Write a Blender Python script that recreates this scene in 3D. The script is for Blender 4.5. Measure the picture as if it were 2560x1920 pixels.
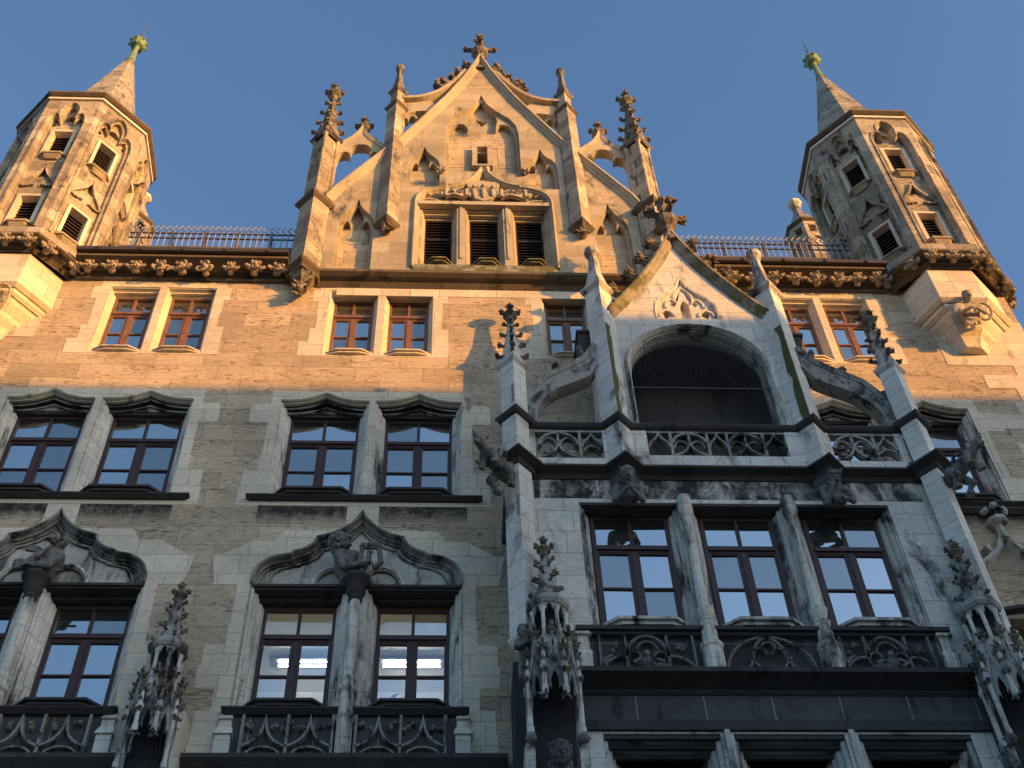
import bpy, bmesh, math, random
from mathutils import Vector, Matrix, Euler
R = math.radians
for o in list(bpy.data.objects): bpy.data.objects.remove(o)
scene = bpy.context.scene
COL = scene.collection
random.seed(7)

# ------------------------------------------------------------------ camera
cam_d = bpy.data.cameras.new('camera'); cam = bpy.data.objects.new('camera', cam_d); COL.objects.link(cam)
pitch, roll, yaw = 0.926995, -0.0479115, 0.0769714
F = Vector((math.sin(yaw)*math.cos(pitch), math.cos(yaw)*math.cos(pitch), math.sin(pitch)))
Rt = Vector((math.cos(yaw), -math.sin(yaw), 0)); Up = Rt.cross(F)
R2 = Rt*math.cos(roll)+Up*math.sin(roll); U2 = -Rt*math.sin(roll)+Up*math.cos(roll)
mw = Matrix((R2, U2, -F)).transposed().to_4x4(); mw.translation = (0, -17.5, 1.6)
cam.matrix_world = mw
cam_d.sensor_width = 36; cam_d.lens = 3449.47/2560*36; cam_d.clip_end = 3000
scene.camera = cam

# ------------------------------------------------------------------ light
SUN = Vector((1.52, -1.0, 0.33)).normalized()      # towards the sun
w = bpy.data.worlds.new('World'); scene.world = w; w.use_nodes = True
nt = w.node_tree; bg = nt.nodes['Background']
sky = nt.nodes.new('ShaderNodeTexSky'); sky.sky_type = 'NISHITA'; sky.sun_disc = False
elev = math.asin(SUN.z); sky.sun_elevation = elev
sky.sun_rotation = math.atan2(SUN.x, SUN.y)
sky.air_density = 1.0; sky.dust_density = 1.6; sky.ozone_density = 3.0
nt.links.new(sky.outputs[0], bg.inputs[0]); bg.inputs[1].default_value = 0.15
ld = bpy.data.lights.new('sun', 'SUN'); ld.energy = 3.5; ld.angle = R(0.38); ld.color = (1.0, 0.42, 0.03)
sun = bpy.data.objects.new('sun', ld); COL.objects.link(sun)
sun.rotation_euler = (-SUN).to_track_quat('-Z', 'Y').to_euler(); sun.location = (30, -30, 40)
vs = scene.view_settings; vs.view_transform = 'Standard'; vs.look = 'None'; vs.exposure = 1.12; vs.gamma = 1
vs.use_curve_mapping = False

# ------------------------------------------------------------------ materials
def newmat(name):
    m = bpy.data.materials.new(name); m.use_nodes = True
    return m, m.node_tree, m.node_tree.nodes, m.node_tree.links, m.node_tree.nodes['Principled BSDF']
def stone(name, base, joints=None, soot=0.0, fade=None, pits=0.0, bump=0.4, moss=0.0, warm=0.0, mortar=0.35, sootz=0.45, sscale=1.1, var=0.14):
    m, t, N, L, B = newmat(name)
    B.inputs['Roughness'].default_value = 0.88; B.inputs['Specular IOR Level'].default_value = 0.25
    tc = N.new('ShaderNodeTexCoord')
    def math_(op, a, b=None):
        n = N.new('ShaderNodeMath'); n.operation = op
        for i, v in enumerate((a, b)):
            if v is None: continue
            if isinstance(v, (int, float)): n.inputs[i].default_value = v
            else: L.new(v, n.inputs[i])
        return n.outputs[0]
    def mapping(sx, sy, sz):
        n = N.new('ShaderNodeMapping'); L.new(tc.outputs['Object'], n.inputs[0]); n.inputs['Scale'].default_value = (sx, sy, sz); return n.outputs[0]
    def noise(vec, scale, detail=6, rough=.6, dist=0):
        n = N.new('ShaderNodeTexNoise'); L.new(vec, n.inputs['Vector']); n.inputs['Scale'].default_value = scale
        n.inputs['Detail'].default_value = detail; n.inputs['Roughness'].default_value = rough; n.inputs['Distortion'].default_value = dist; return n.outputs['Fac']
    def ramp(f, a, b, ca=0., cb=1.):
        n = N.new('ShaderNodeMapRange'); L.new(f, n.inputs[0]); n.inputs[1].default_value = a; n.inputs[2].default_value = b
        n.inputs[3].default_value = ca; n.inputs[4].default_value = cb; return n.outputs[0]
    def mix(fac, a, b, mode='MIX'):
        n = N.new('ShaderNodeMix'); n.data_type = 'RGBA'; n.blend_type = mode
        for s, v in ((n.inputs[0], fac), (n.inputs[6], a), (n.inputs[7], b)):
            if isinstance(v, (int, float)): s.default_value = v
            elif isinstance(v, tuple): s.default_value = (*v, 1)
            else: L.new(v, s)
        return n.outputs[2]
    obj = tc.outputs['Object']
    col = tuple(base); height = None
    if joints:
        bw, bh = joints
        sp = N.new('ShaderNodeSeparateXYZ'); L.new(obj, sp.inputs[0])
        u = math_('ADD', sp.outputs[0], math_('MULTIPLY', sp.outputs[1], 0.73))
        cb = N.new('ShaderNodeCombineXYZ'); L.new(u, cb.inputs[0]); L.new(sp.outputs[2], cb.inputs[1])
        bk = N.new('ShaderNodeTexBrick'); L.new(cb.outputs[0], bk.inputs['Vector'])
        bk.inputs['Scale'].default_value = 1; bk.inputs['Brick Width'].default_value = bw; bk.inputs['Row Height'].default_value = bh
        bk.inputs['Mortar Size'].default_value = 0.007; bk.inputs['Mortar Smooth'].default_value = 0.2
        bk.offset = 0.37; bk.squash = 0.72; bk.squash_frequency = 3
        k = var
        bk.inputs['Color1'].default_value = (*[c*(1-k) for c in base], 1)
        bk.inputs['Color2'].default_value = (*[c*(1+k) for c in base], 1)
        bk.inputs['Mortar'].default_value = (*[c*mortar for c in base], 1)
        col = bk.outputs['Color']; height = math_('MULTIPLY', bk.outputs['Fac'], -0.6)
    big = noise(obj, .7, 5)
    col = mix(1.0, col, mix(ramp(big, .3, .7), (.78, .77, .76), (1.18, 1.15, 1.1)), 'MULTIPLY')
    fine = noise(mapping(1, 1, 1.6), 9, 8, .7)
    col = mix(1.0, col, mix(ramp(fine, .3, .7), (.8, .8, .8), (1.15, 1.15, 1.15)), 'MULTIPLY')
    h = math_('MULTIPLY', fine, 0.5)
    if pits:
        pv = mapping(1.0, 1.0, 3.4)
        p1 = noise(pv, 5.5, 9, .72, .6); band = noise(mapping(.5, .5, 2.2), 1.3, 4)
        thr = ramp(band, .32, .68, .455, .33)
        pm = ramp(math_('SUBTRACT', p1, thr), 0.0, 0.05, 1, 0)
        p2 = noise(mapping(1, 1, 2.), 22, 4, .6); pm2 = ramp(p2, .33, .38, .75, 0)
        pm = math_('MAXIMUM', pm, pm2)
        lay = noise(mapping(.6, .6, 7), 2.2, 6, .6, .8)
        col = mix(1.0, col, mix(ramp(lay, .35, .65), (.90, .89, .88), (1.08, 1.07, 1.06)), 'MULTIPLY')
        col = mix(math_('MULTIPLY', pm, pits), col, tuple(c*.22 for c in base))
        h = math_('SUBTRACT', h, math_('MULTIPLY', pm, 1.5))
    if soot:
        s1 = noise(mapping(1.3, 1.3, sootz), sscale, 9, .68, .5)
        c0 = .66-.36*soot
        s = ramp(s1, c0, c0+.12)
        s2 = noise(obj, 4, 6, .7)
        s = math_('MULTIPLY', s, ramp(s2, .25, .55, .45, 1.))
        if fade:
            sz_ = N.new('ShaderNodeSeparateXYZ'); L.new(obj, sz_.inputs[0])
            zz_ = math_('ADD', sz_.outputs[2], math_('MULTIPLY', s2, .30)); s = math_('MULTIPLY', s, ramp(zz_, *fade))
        col = mix(s, col, (.030, .029, .031))
    if moss:
        g = noise(obj, 2.3, 8, .7); g = ramp(g, .62-.3*moss, .72-.3*moss)
        col = mix(math_('MULTIPLY', g, .85), col, (.10, .095, .025))
    L.new(col, B.inputs['Base Color'])
    if height is not None: h = math_('ADD', h, height)
    bp = N.new('ShaderNodeBump'); bp.inputs['Strength'].default_value = bump; bp.inputs['Distance'].default_value = 0.03
    L.new(h, bp.inputs['Height']); L.new(bp.outputs[0], B.inputs['Normal'])
    return m
def plain(name, c, rough=.6, metal=0., noise_amt=.25, spec=.4):
    m, t, N, L, B = newmat(name)
    B.inputs['Roughness'].default_value = rough; B.inputs['Metallic'].default_value = metal; B.inputs['Specular IOR Level'].default_value = spec
    tc = N.new('ShaderNodeTexCoord'); n = N.new('ShaderNodeTexNoise'); L.new(tc.outputs['Object'], n.inputs['Vector'])
    n.inputs['Scale'].default_value = 7; n.inputs['Detail'].default_value = 6
    mr = N.new('ShaderNodeMix'); mr.data_type = 'RGBA'; L.new(n.outputs['Fac'], mr.inputs[0])
    mr.inputs[6].default_value = (*[max(0, v*(1-2*noise_amt)) for v in c], 1); mr.inputs[7].default_value = (*[v*(1+2*noise_amt) for v in c], 1)
    L.new(mr.outputs[2], B.inputs['Base Color'])
    return m
def emis(name, c, s):
    m, t, N, L, B = newmat(name)
    B.inputs['Emission Color'].default_value = (*c, 1); B.inputs['Emission Strength'].default_value = s; B.inputs['Base Color'].default_value = (*c, 1)
    return m
def glassmat(name, back, fac, tint=(1., 1., .93)):
    m = bpy.data.materials.new(name); m.use_nodes = True; N = m.node_tree.nodes; L = m.node_tree.links
    N.clear(); out = N.new('ShaderNodeOutputMaterial'); mx = N.new('ShaderNodeMixShader'); g = N.new('ShaderNodeBsdfGlossy')
    g.inputs['Roughness'].default_value = .02; g.inputs['Color'].default_value = (*tint, 1)
    tc = N.new('ShaderNodeTexCoord'); n = N.new('ShaderNodeTexNoise'); n.inputs['Scale'].default_value = 1.1; n.inputs['Detail'].default_value = 1
    L.new(tc.outputs['Object'], n.inputs['Vector'])
    bp = N.new('ShaderNodeBump'); bp.inputs['Strength'].default_value = .05; bp.inputs['Distance'].default_value = .05
    L.new(n.outputs['Fac'], bp.inputs['Height']); L.new(bp.outputs[0], g.inputs['Normal'])
    if back is None: b = N.new('ShaderNodeBsdfTransparent')
    else: b = N.new('ShaderNodeBsdfDiffuse'); b.inputs['Color'].default_value = (*back, 1)
    lw = N.new('ShaderNodeFresnel'); lw.inputs['IOR'].default_value = 1.52
    mr = N.new('ShaderNodeMapRange'); L.new(lw.outputs[0], mr.inputs[0]); mr.inputs[1].default_value = .04; mr.inputs[2].default_value = .5
    mr.inputs[3].default_value = fac; mr.inputs[4].default_value = min(1, fac+.3)
    L.new(mr.outputs[0], mx.inputs[0]); L.new(b.outputs[0], mx.inputs[1]); L.new(g.outputs[0], mx.inputs[2]); L.new(mx.outputs[0], out.inputs[0])
    return m
def netmat(name, step, thick, c):
    m = bpy.data.materials.new(name); m.use_nodes = True; N = m.node_tree.nodes; L = m.node_tree.links
    N.clear(); out = N.new('ShaderNodeOutputMaterial'); mx = N.new('ShaderNodeMixShader')
    tr = N.new('ShaderNodeBsdfTransparent'); d = N.new('ShaderNodeBsdfDiffuse'); d.inputs[0].default_value = (*c, 1)
    tc = N.new('ShaderNodeTexCoord'); nz = N.new('ShaderNodeTexNoise'); nz.inputs['Scale'].default_value = 1.5; L.new(tc.outputs['Object'], nz.inputs['Vector'])
    ad = N.new('ShaderNodeVectorMath'); ad.operation = 'MULTIPLY_ADD'; L.new(nz.outputs['Color'], ad.inputs[0]); ad.inputs[1].default_value = (.08,)*3; L.new(tc.outputs['Object'], ad.inputs[2])
    sp = N.new('ShaderNodeSeparateXYZ'); L.new(ad.outputs[0], sp.inputs[0]); outs = []
    for i in (0, 2):
        a = N.new('ShaderNodeMath'); a.operation = 'DIVIDE'; L.new(sp.outputs[i], a.inputs[0]); a.inputs[1].default_value = step
        b = N.new('ShaderNodeMath'); b.operation = 'FRACT'; L.new(a.outputs[0], b.inputs[0])
        e = N.new('ShaderNodeMath'); e.operation = 'LESS_THAN'; L.new(b.outputs[0], e.inputs[0]); e.inputs[1].default_value = thick/step*(1. if i == 0 else .6); outs.append(e)
    mxm = N.new('ShaderNodeMath'); mxm.operation = 'MAXIMUM'; L.new(outs[0].outputs[0], mxm.inputs[0]); L.new(outs[1].outputs[0], mxm.inputs[1])
    L.new(mxm.outputs[0], mx.inputs[0]); L.new(tr.outputs[0], mx.inputs[1]); L.new(d.outputs[0], mx.inputs[2]); L.new(mx.outputs[0], out.inputs[0])
    return m

LIME = (.66, .59, .47); TRAV = (.50, .405, .295)
MT = dict(
    trav=stone('travertine', TRAV, (1.45, .50), pits=.7, bump=.45, soot=.12, sscale=.5, var=.15, mortar=.55),
    travdark=stone('sooty_travertine', TRAV, (1.45, .50), pits=.7, bump=.45, soot=1.0, sootz=1.0, var=.15, mortar=.55, fade=(20.70, 21.05)),
    lime=stone('limestone', LIME, (.92, .47), soot=.14, bump=.3, mortar=.5, sscale=.8, var=.08),
    limeplain=stone('carved_limestone', LIME, None, soot=.18, bump=.35, sscale=1.4),
    limesoot=stone('streaked_limestone', (.66, .63, .57), (.9, .47), soot=.46, sootz=.25, sscale=1.7, bump=.35, mortar=.45, var=.08),
    carvesoot=stone('streaked_carved_stone', (.54, .52, .48), None, soot=.50, sootz=.35, sscale=2.2, bump=.4),
    bay=stone('pale_marble_blocks', (.66, .64, .60), (.85, .52), soot=.31, sootz=.6, sscale=1.0, bump=.25, mortar=.4, var=.05),
    bayband=stone('blackened_marble', (.55, .52, .48), (1.3, .9), soot=.72, sootz=.7, sscale=1.6, bump=.3, mortar=1.6),
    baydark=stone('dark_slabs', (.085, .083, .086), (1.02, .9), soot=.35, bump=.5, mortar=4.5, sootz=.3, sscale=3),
    black=stone('blackened_stone', (.062, .059, .060), None, soot=.3, bump=.5),
    weather=stone('weathered_stone', (.20, .175, .15), None, soot=.5, sootz=1., sscale=2.5, bump=.6),
    tower=stone('tower_blocks', (.42, .36, .28), (.62, .44), soot=.26, sootz=.7, sscale=1.6, pits=.45, bump=.6, var=.32),
    spire=stone('spire_blocks', (.33, .30, .25), (.5, .33), soot=.38, sootz=1., sscale=2.2, bump=.6, var=.2),
    gable=stone('gable_ashlar', (.40, .34, .25), (.9, .5), soot=.26, bump=.4, mortar=.55, sscale=1.2, var=.16),
    cornice=stone('brown_cornice_stone', (.15, .115, .085), None, soot=.35, bump=.5, moss=.25),
    boss=stone('carved_boss_stone', (.36, .30, .23), None, soot=.35, sscale=5, bump=.5),
    crocket=stone('dark_leaf_stone', (.22, .185, .145), None, soot=.5, sscale=5, sootz=1, bump=.6),
    moss=stone('mossy_stone', (.30, .29, .24), None, soot=.2, moss=.75, bump=.7),
    mosscop=stone('coping_stone', (.34, .31, .24), None, soot=.45, moss=.5, bump=.6),
    tracery=stone('grey_tracery_stone', (.28, .27, .26), None, soot=.5, sscale=4, sootz=.8, bump=.5),
    lime2=stone('carved_gable_stone', (.44, .38, .28), None, soot=.2, bump=.4, sscale=2.0),
    tracery2=stone('grey_hood_stone', (.34, .33, .31), None, soot=.55, sscale=1.5, sootz=.8, bump=.4),
    weather2=stone('weathered_sill_stone', (.34, .28, .20), None, soot=.3, moss=.25, bump=.5),
    pale=plain('pale_picket_metal', (.34, .31, .30), .5, .2),
    mossgreen=stone('green_moss', (.10, .10, .035), None, soot=.3, sscale=5, bump=.8),
    statue=stone('dark_statue_stone', (.20, .195, .19), None, soot=.42, sscale=6, sootz=1, bump=.5),
    copper=plain('green_copper', (.17, .25, .11), .6),
    metal=plain('grey_metal', (.12, .11, .105), .5, .3),
    zinc=plain('brown_gutter', (.07, .055, .045), .5, .2),
    wood=plain('sunlit_brown_wood', (.20, .10, .055), .5, noise_amt=.25),  # frame wood of the sunlit top row, sun warmth put into the colour
    woodshade=plain('shaded_brown_wood', (.062, .030, .026), .5, noise_amt=.2),  # same frame wood, darkened and dulled for the window rows in shade
    louvre=plain('dark_louvre_wood', (.030, .017, .011), .7),
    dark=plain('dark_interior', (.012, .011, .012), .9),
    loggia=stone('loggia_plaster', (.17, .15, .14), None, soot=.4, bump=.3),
    glass=glassmat('window_glass', (.045, .05, .055), .42),
    glasslit=glassmat('clear_window_glass', None, .30),
    net=netmat('bird_net', .05, .011, (.04, .04, .042)),
    netblack=netmat('panel_net', .045, .007, (.03, .03, .032)),
    tube=emis('lamp_tube', (.95, .97, .90), 24.0),
    room=plain('room_plaster', (.78, .76, .72), .9, noise_amt=.02),
    roomceil=plain('cream_ceiling', (.82, .77, .60), .9, noise_amt=.02),
    leaf=plain('plant_leaf', (.03, .10, .10), .5),
    roof=plain('roof_tiles', (.20, .09, .06), .8),
    paving=stone('paving', (.40, .36, .32), (1.0, .6), bump=.2),
    plaster=plain('street_plaster', (.55, .48, .40), .9),
)

# ------------------------------------------------------------------ mesh kit
_ico = {}
def ico(sub):
    if sub not in _ico:
        b = bmesh.new(); bmesh.ops.create_icosphere(b, subdivisions=sub, radius=1)
        b.verts.ensure_lookup_table(); _ico[sub] = ([v.co.copy() for v in b.verts], [[v.index for v in f.verts] for f in b.faces]); b.free()
    return _ico[sub]
class M:
    def __init__(s, auto=False): s.v = []; s.f = []; s.T = None; s.auto = auto; s.marks = []
    def mark(s): s.marks.append((len(s.v), len(s.f))); return s
    def add(s, vs, fs):
        n = len(s.v)
        s.v += [tuple(s.T @ Vector(v)) for v in vs] if s.T is not None else [tuple(v) for v in vs]
        s.f += [tuple(i+n for i in f) for f in fs]
        return s
    def box(s, x0, x1, y0, y1, z0, z1):
        return s.add([(x0,y0,z0),(x1,y0,z0),(x1,y1,z0),(x0,y1,z0),(x0,y0,z1),(x1,y0,z1),(x1,y1,z1),(x0,y1,z1)],
              [(0,3,2,1),(4,5,6,7),(0,1,5,4),(1,2,6,5),(2,3,7,6),(3,0,4,7)])
    def prism(s, pts, y0, y1):
        n = len(pts)
        return s.add([(x,y0,z) for x,z in pts]+[(x,y1,z) for x,z in pts],
              [tuple(range(n)), tuple(range(2*n-1,n-1,-1))]+[(i,(i+1)%n,n+(i+1)%n,n+i) for i in range(n)])
    def prismz(s, pts, z0, z1, pts2=None):
        n = len(pts); p2 = pts2 or pts
        return s.add([(x,y,z0) for x,y in pts]+[(x,y,z1) for x,y in p2],
              [tuple(range(n)), tuple(range(2*n-1,n-1,-1))]+[(i,(i+1)%n,n+(i+1)%n,n+i) for i in range(n)])
    def loft(s, rings, caps=True):
        n = len(rings[0]); fs = []
        for k in range(len(rings)-1):
            for i in range(n): fs.append((k*n+i, k*n+(i+1)%n, (k+1)*n+(i+1)%n, (k+1)*n+i))
        if caps: fs += [tuple(range(n)), tuple(range(len(rings)*n-1, (len(rings)-1)*n-1, -1))]
        return s.add([p for r in rings for p in r], fs)
    def sweep(s, path, prof, plane='xz', closed=False, pclosed=True):
        n = len(path); rings = []
        for i in range(n):
            a = path[i-1] if (i > 0 or closed) else None; b = path[i]; c = path[(i+1) % n] if (i < n-1 or closed) else None
            def nr(p, q):
                d = Vector((q[0]-p[0], q[1]-p[1])); d.normalize(); return Vector((d.y, -d.x))
            if a is None: nn = nr(b, c); k = 1
            elif c is None: nn = nr(a, b); k = 1
            else:
                n1, n2 = nr(a, b), nr(b, c); nn = n1+n2
                if nn.length < 1e-4: nn = n1
                nn.normalize(); k = min(2.2, 1/max(.3, nn.dot(n1)))
            rings.append([(b[0]+nn.x*o*k, h, b[1]+nn.y*o*k) if plane == 'xz' else (b[0]+nn.x*o*k, b[1]+nn.y*o*k, h) for o, h in prof])
        m = len(prof); vs = [p for r in rings for p in r]; fs = []
        for k in range(n if closed else n-1):
            k2 = (k+1) % n
            for i in range(m if pclosed else m-1): fs.append((k*m+i, k*m+(i+1)%m, k2*m+(i+1)%m, k2*m+i))
        if not closed and pclosed: fs += [tuple(range(m)), tuple((n-1)*m+i for i in range(m-1,-1,-1))]
        return s.add(vs, fs)
    def tube(s, pts, r, n=6):
        pts = [Vector(p) for p in pts]; rings = []
        for i, p in enumerate(pts):
            d = (pts[min(i+1, len(pts)-1)]-pts[max(i-1, 0)]).normalized()
            u = d.cross(Vector((0, 1, 0))) if abs(d.y) < .9 else d.cross(Vector((1, 0, 0))); u.normalize(); v = d.cross(u)
            rr = r[i] if isinstance(r, (list, tuple)) else r
            rings.append([p+u*rr*math.cos(6.2832*k/n)+v*rr*math.sin(6.2832*k/n) for k in range(n)])
        return s.loft(rings)
    def lathe(s, cx, cy, prof, n=8, rot=None):
        rot = math.pi/n if rot is None else rot
        return s.loft([[(cx+r*math.cos(rot+6.283185*k/n), cy+r*math.sin(rot+6.283185*k/n), z) for k in range(n)] for r, z in prof])
    def blob(s, p, r, sub=1, jit=0., rot=None):
        vs, fs = ico(sub); r = Vector(r) if not isinstance(r, (int, float)) else Vector((r, r, r)); out = []
        for v in vs:
            q = Vector((v.x*r.x, v.y*r.y, v.z*r.z))*(1+random.uniform(-jit, jit))
            if rot is not None: q = rot @ q
            out.append(Vector(p)+q)
        return s.add(out, fs)
    def spike(s, p, d, Ln, wd):
        p = Vector(p); d = Vector(d).normalized(); u = d.orthogonal().normalized(); v = d.cross(u); q = p+d*Ln*.45
        return s.add([p, q+u*wd, q+v*wd*.6, q-u*wd, q-v*wd*.6, p+d*Ln], [(0,1,2),(0,2,3),(0,3,4),(0,4,1),(5,2,1),(5,3,2),(5,4,3),(5,1,4)])
    def crocket(s, p, d, size):
        if s.auto: s.mark()
        p = Vector(p); d = Vector(d).normalized(); e = p+d*size*.42+Vector((0, 0, size*.18))
        s.tube([p-d*size*.2, p+d*size*.35, e], [size*.24, size*.18, size*.22], 5)
        s.blob(e, size*.27, 1, .25)
        side = d.cross(Vector((0, 0, 1))).normalized()
        for a, b, c in ((.9, 0, .5), (.5, .8, .1), (.5, -.8, .1), (.7, .5, -.6), (.7, -.5, -.6), (-.1, 0, 1)):
            s.spike(e, d*a+side*b+Vector((0, 0, c))+Vector([random.uniform(-.25, .25) for _ in range(3)]), size*random.uniform(.36, .48), size*.23)
        for k in range(3): s.blob(e+Vector([random.uniform(-1, 1)*size*.24 for _ in range(3)]), size*.15, 1, .2)
        return s
    def finial(s, x, y, z, h, rot=0., r=None):
        r = r or h*.33
        s.lathe(x, y, [(r*.30, z-.05*h), (r*.26, z+h*.22), (r*.62, z+h*.34), (r*.62, z+h*.40), (r*.3, z+h*.42), (r*.24, z+h*.8)], 8)
        for k in range(4):
            a = rot+k*math.pi/2; s.crocket((x+r*.25*math.cos(a), y+r*.25*math.sin(a), z+h*.48), (math.cos(a), math.sin(a), .05), r*.85)
        s.blob((x, y, z+h*.86), (r*.30, r*.30, h*.15), 1, .15)
        for k in range(4):
            a = rot+k*math.pi/2; s.spike((x, y, z+h*.8), (math.cos(a), math.sin(a), .7), r*.55, r*.18)
        return s
    def mesh(s, name, smooth=False):
        me = bpy.data.meshes.new(name); me.from_pydata(s.v, [], s.f); me.validate()
        b = bmesh.new(); b.from_mesh(me); bmesh.ops.recalc_face_normals(b, faces=b.faces); b.to_mesh(me); b.free()
        if smooth: me.polygons.foreach_set('use_smooth', [True]*len(me.polygons))
        return me
    def build(s, name, mat, parent=None, smooth=False, cuts=None):
        me = s.mesh(name, smooth)
        o = bpy.data.objects.new(name, me); COL.objects.link(o)
        if cuts:
            cs = []
            for c in cuts:
                co = bpy.data.objects.new('cut', c.mesh('cut')); COL.objects.link(co); cs.append(co)
                md = o.modifiers.new('b', 'BOOLEAN'); md.object = co; md.operation = 'DIFFERENCE'; md.solver = 'EXACT'; md.use_self = True
            dg = bpy.context.evaluated_depsgraph_get(); dg.update()
            me2 = bpy.data.meshes.new_from_object(o.evaluated_get(dg)); o.modifiers.clear(); o.data = me2; me2.name = name
            for co in cs: bpy.data.objects.remove(co)
        o.data.materials.clear(); o.data.materials.append(MT[mat])
        if parent is not None:
            o.parent = parent
            base = parent
            while base.parent is not None: base = base.parent
            if parent.type == 'EMPTY': o.location = -parent.location
        return o
def build_each(m, name, mat, parent, smooth=False, cuts=None):
    mk = m.marks+[(len(m.v), len(m.f))]; out = []
    for (v0, f0), (v1, f1) in zip(mk[:-1], mk[1:]):
        if f1 == f0: continue
        q = M(); q.v = m.v[v0:v1]; q.f = [tuple(i-v0 for i in f_) for f_ in m.f[f0:f1]]
        out.append(q.build(name, mat, parent, smooth, cuts))
    return out
def thing(name, label, cat, loc=(0, 0, 0), group=None):
    o = bpy.data.objects.new(name, None); COL.objects.link(o); o.location = loc; o.empty_display_size = .3
    o['label'] = label; o['category'] = cat
    if group: o['group'] = group
    return o
def tag(o, label, cat, group=None):
    o['label'] = label; o['category'] = cat
    if group: o['group'] = group
    return o
def struct(o): o['kind'] = 'structure'; return o
def rep(src, parent, loc):
    c = src.copy(); COL.objects.link(c); c.parent = parent; c.location = loc; return c

# curve helpers (x, z)
def bez(p0, p1, p2, p3, n=8, last=True):
    out = []
    for i in range(n+(1 if last else 0)):
        t = i/n; u = 1-t
        out.append((u**3*p0[0]+3*u*u*t*p1[0]+3*u*t*t*p2[0]+t**3*p3[0], u**3*p0[1]+3*u*u*t*p1[1]+3*u*t*t*p2[1]+t**3*p3[1]))
    return out
def ogee(x0, x1, zs, zt, n=8):
    xc = (x0+x1)/2; w_ = xc-x0; h = zt-zs
    l = bez((x0, zs), (x0, zs+h*.55), (xc-w_*.22, zs+h*.42), (xc, zt), n)
    return l+[(2*xc-x, z) for x, z in reversed(l[:-1])]
def rnd(x0, x1, zs, h=None, n=14):
    xc = (x0+x1)/2; r = (x1-x0)/2; h = r if h is None else h
    return [(xc-r*math.cos(math.pi*i/n), zs+h*math.sin(math.pi*i/n)) for i in range(n+1)]
def foil(x0, x1, zs, h, tip=.0):
    # trefoil head: three bulging lobes with cusps between
    xc = (x0+x1)/2; w_ = xc-x0
    c1 = (xc-w_*.42, zs+h*.34); c2 = (xc+w_*.42, zs+h*.34)
    l = bez((x0, zs), (x0-w_*.0, zs+h*.48), (x0+w_*.45, zs+h*.62), c1, 5, False)
    m1 = bez(c1, (c1[0]-w_*.22, zs+h*.85), (xc-w_*.18, zs+h*(1. if tip else 1.06)), (xc, zs+h*(1+tip)), 5, False)
    half = l+m1
    return half+[(xc, zs+h*(1+tip))]+[(2*xc-x, z) for x, z in reversed(half)]
JAMB = [(0, 0), (0, .05), (.22, .10), (.22, .26), (.40, .30), (.52, .44), (.60, .46), (.60, .62), (.86, .70), (1, .86), (1, 1)]
def jamb(m, path, y0, depth, splay):
    m.sweep(path, [(a*splay, y0+b*depth) for a, b in JAMB], pclosed=False)
def colonnette(m, x, y, z0, zt, r=.035, base=.55):
    m.lathe(x, y, [(r, z0+base), (r, zt)], 8)
    m.lathe(x, y, [(r*1.9, z0), (r*1.9, z0+base*.42), (r*1.5, z0+base*.46), (r*1.5, z0+base*.72), (r*2., z0+base*.76), (r*1.3, z0+base*.84), (r*1.9, z0+base*.92), (r, z0+base)], 8)
def window(parent, x0, x1, z0, z1, y, wood='woodshade', glass='glass', split=.70):
    m = M(); fw = .075; h = z1-z0; zt = z0+h*split; xc = (x0+x1)/2
    m.box(x0, x0+fw, y, y+.09, z0, z1); m.box(x1-fw, x1, y, y+.09, z0, z1)
    m.box(x0+fw, x1-fw, y+.002, y+.088, z1-.08, z1); m.box(x0+fw, x1-fw, y+.002, y+.088, z0, z0+.08)
    m.box(x0+fw, x1-fw, y-.03, y+.086, zt-.055, zt+.03); m.box(x0+fw, x1-fw, y+.004, y+.084, zt+.03, zt+.075); m.box(x0+fw, x1-fw, y+.004, y+.084, zt-.1, zt-.055)
    m.box(xc-.065, xc+.065, y+.006, y+.082, z0+.08, zt-.1); m.box(xc-.035, xc+.035, y-.012, y+.006, z0+.08, zt-.1)
    m.box(xc-.028, xc+.028, y+.008, y+.080, zt+.075, z1-.08)
    zm = z0+(zt-z0)*.49
    for a, b in ((x0+fw, xc-.065), (xc+.065, x1-fw)):
        m.box(a, b, y+.012, y+.076, zm-.018, zm+.018)
        for q in ((a, a+.03), (b-.03, b)): m.box(q[0], q[1], y+.014, y+.074, z0+.08, zt-.1)
        m.box(a+.03, b-.03, y+.014, y+.074, zt-.13, zt-.1)
    f = m.build('window', wood, parent)
    g = M()
    for a, b in ((x0+fw, xc), (xc, x1-fw)):
        for c, d in ((z0+.08, zm), (zm, zt-.03), (zt, z1-.08)):
            e = [random.uniform(-.004, .004) for _ in range(3)]; yy = y+.045
            g.add([(a, yy+e[0], c), (b, yy+e[1], c), (b, yy+e[1]+e[2], d), (a, yy+e[0]+e[2], d)], [(0, 1, 2, 3)])
    p = g.build('pane', glass, f)
    return f
def sill(parent, x0, x1, z, mat, yb=.12, p=.24, t=.07):
    m = M(); k = .24
    for a, z0, z1 in ((0, z+t*.45, z+t), (-.05, z-.02, z+t*.45)):
        m.prismz([(x0, yb), (x1, yb), (x1, 0), (x1-k+a, -p-a), (x0+k-a, -p-a), (x0, 0)], z0, z1)
    return m.build('sill', mat, parent)

# ------------------------------------------------------------------ ground, opposite side of the square
g = M(); g.add([(-700, -700, 0), (700, -700, 0), (700, 700, 0), (-700, 700, 0)], [(0, 1, 2, 3)])
struct(g.build('ground', 'paving'))

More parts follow.
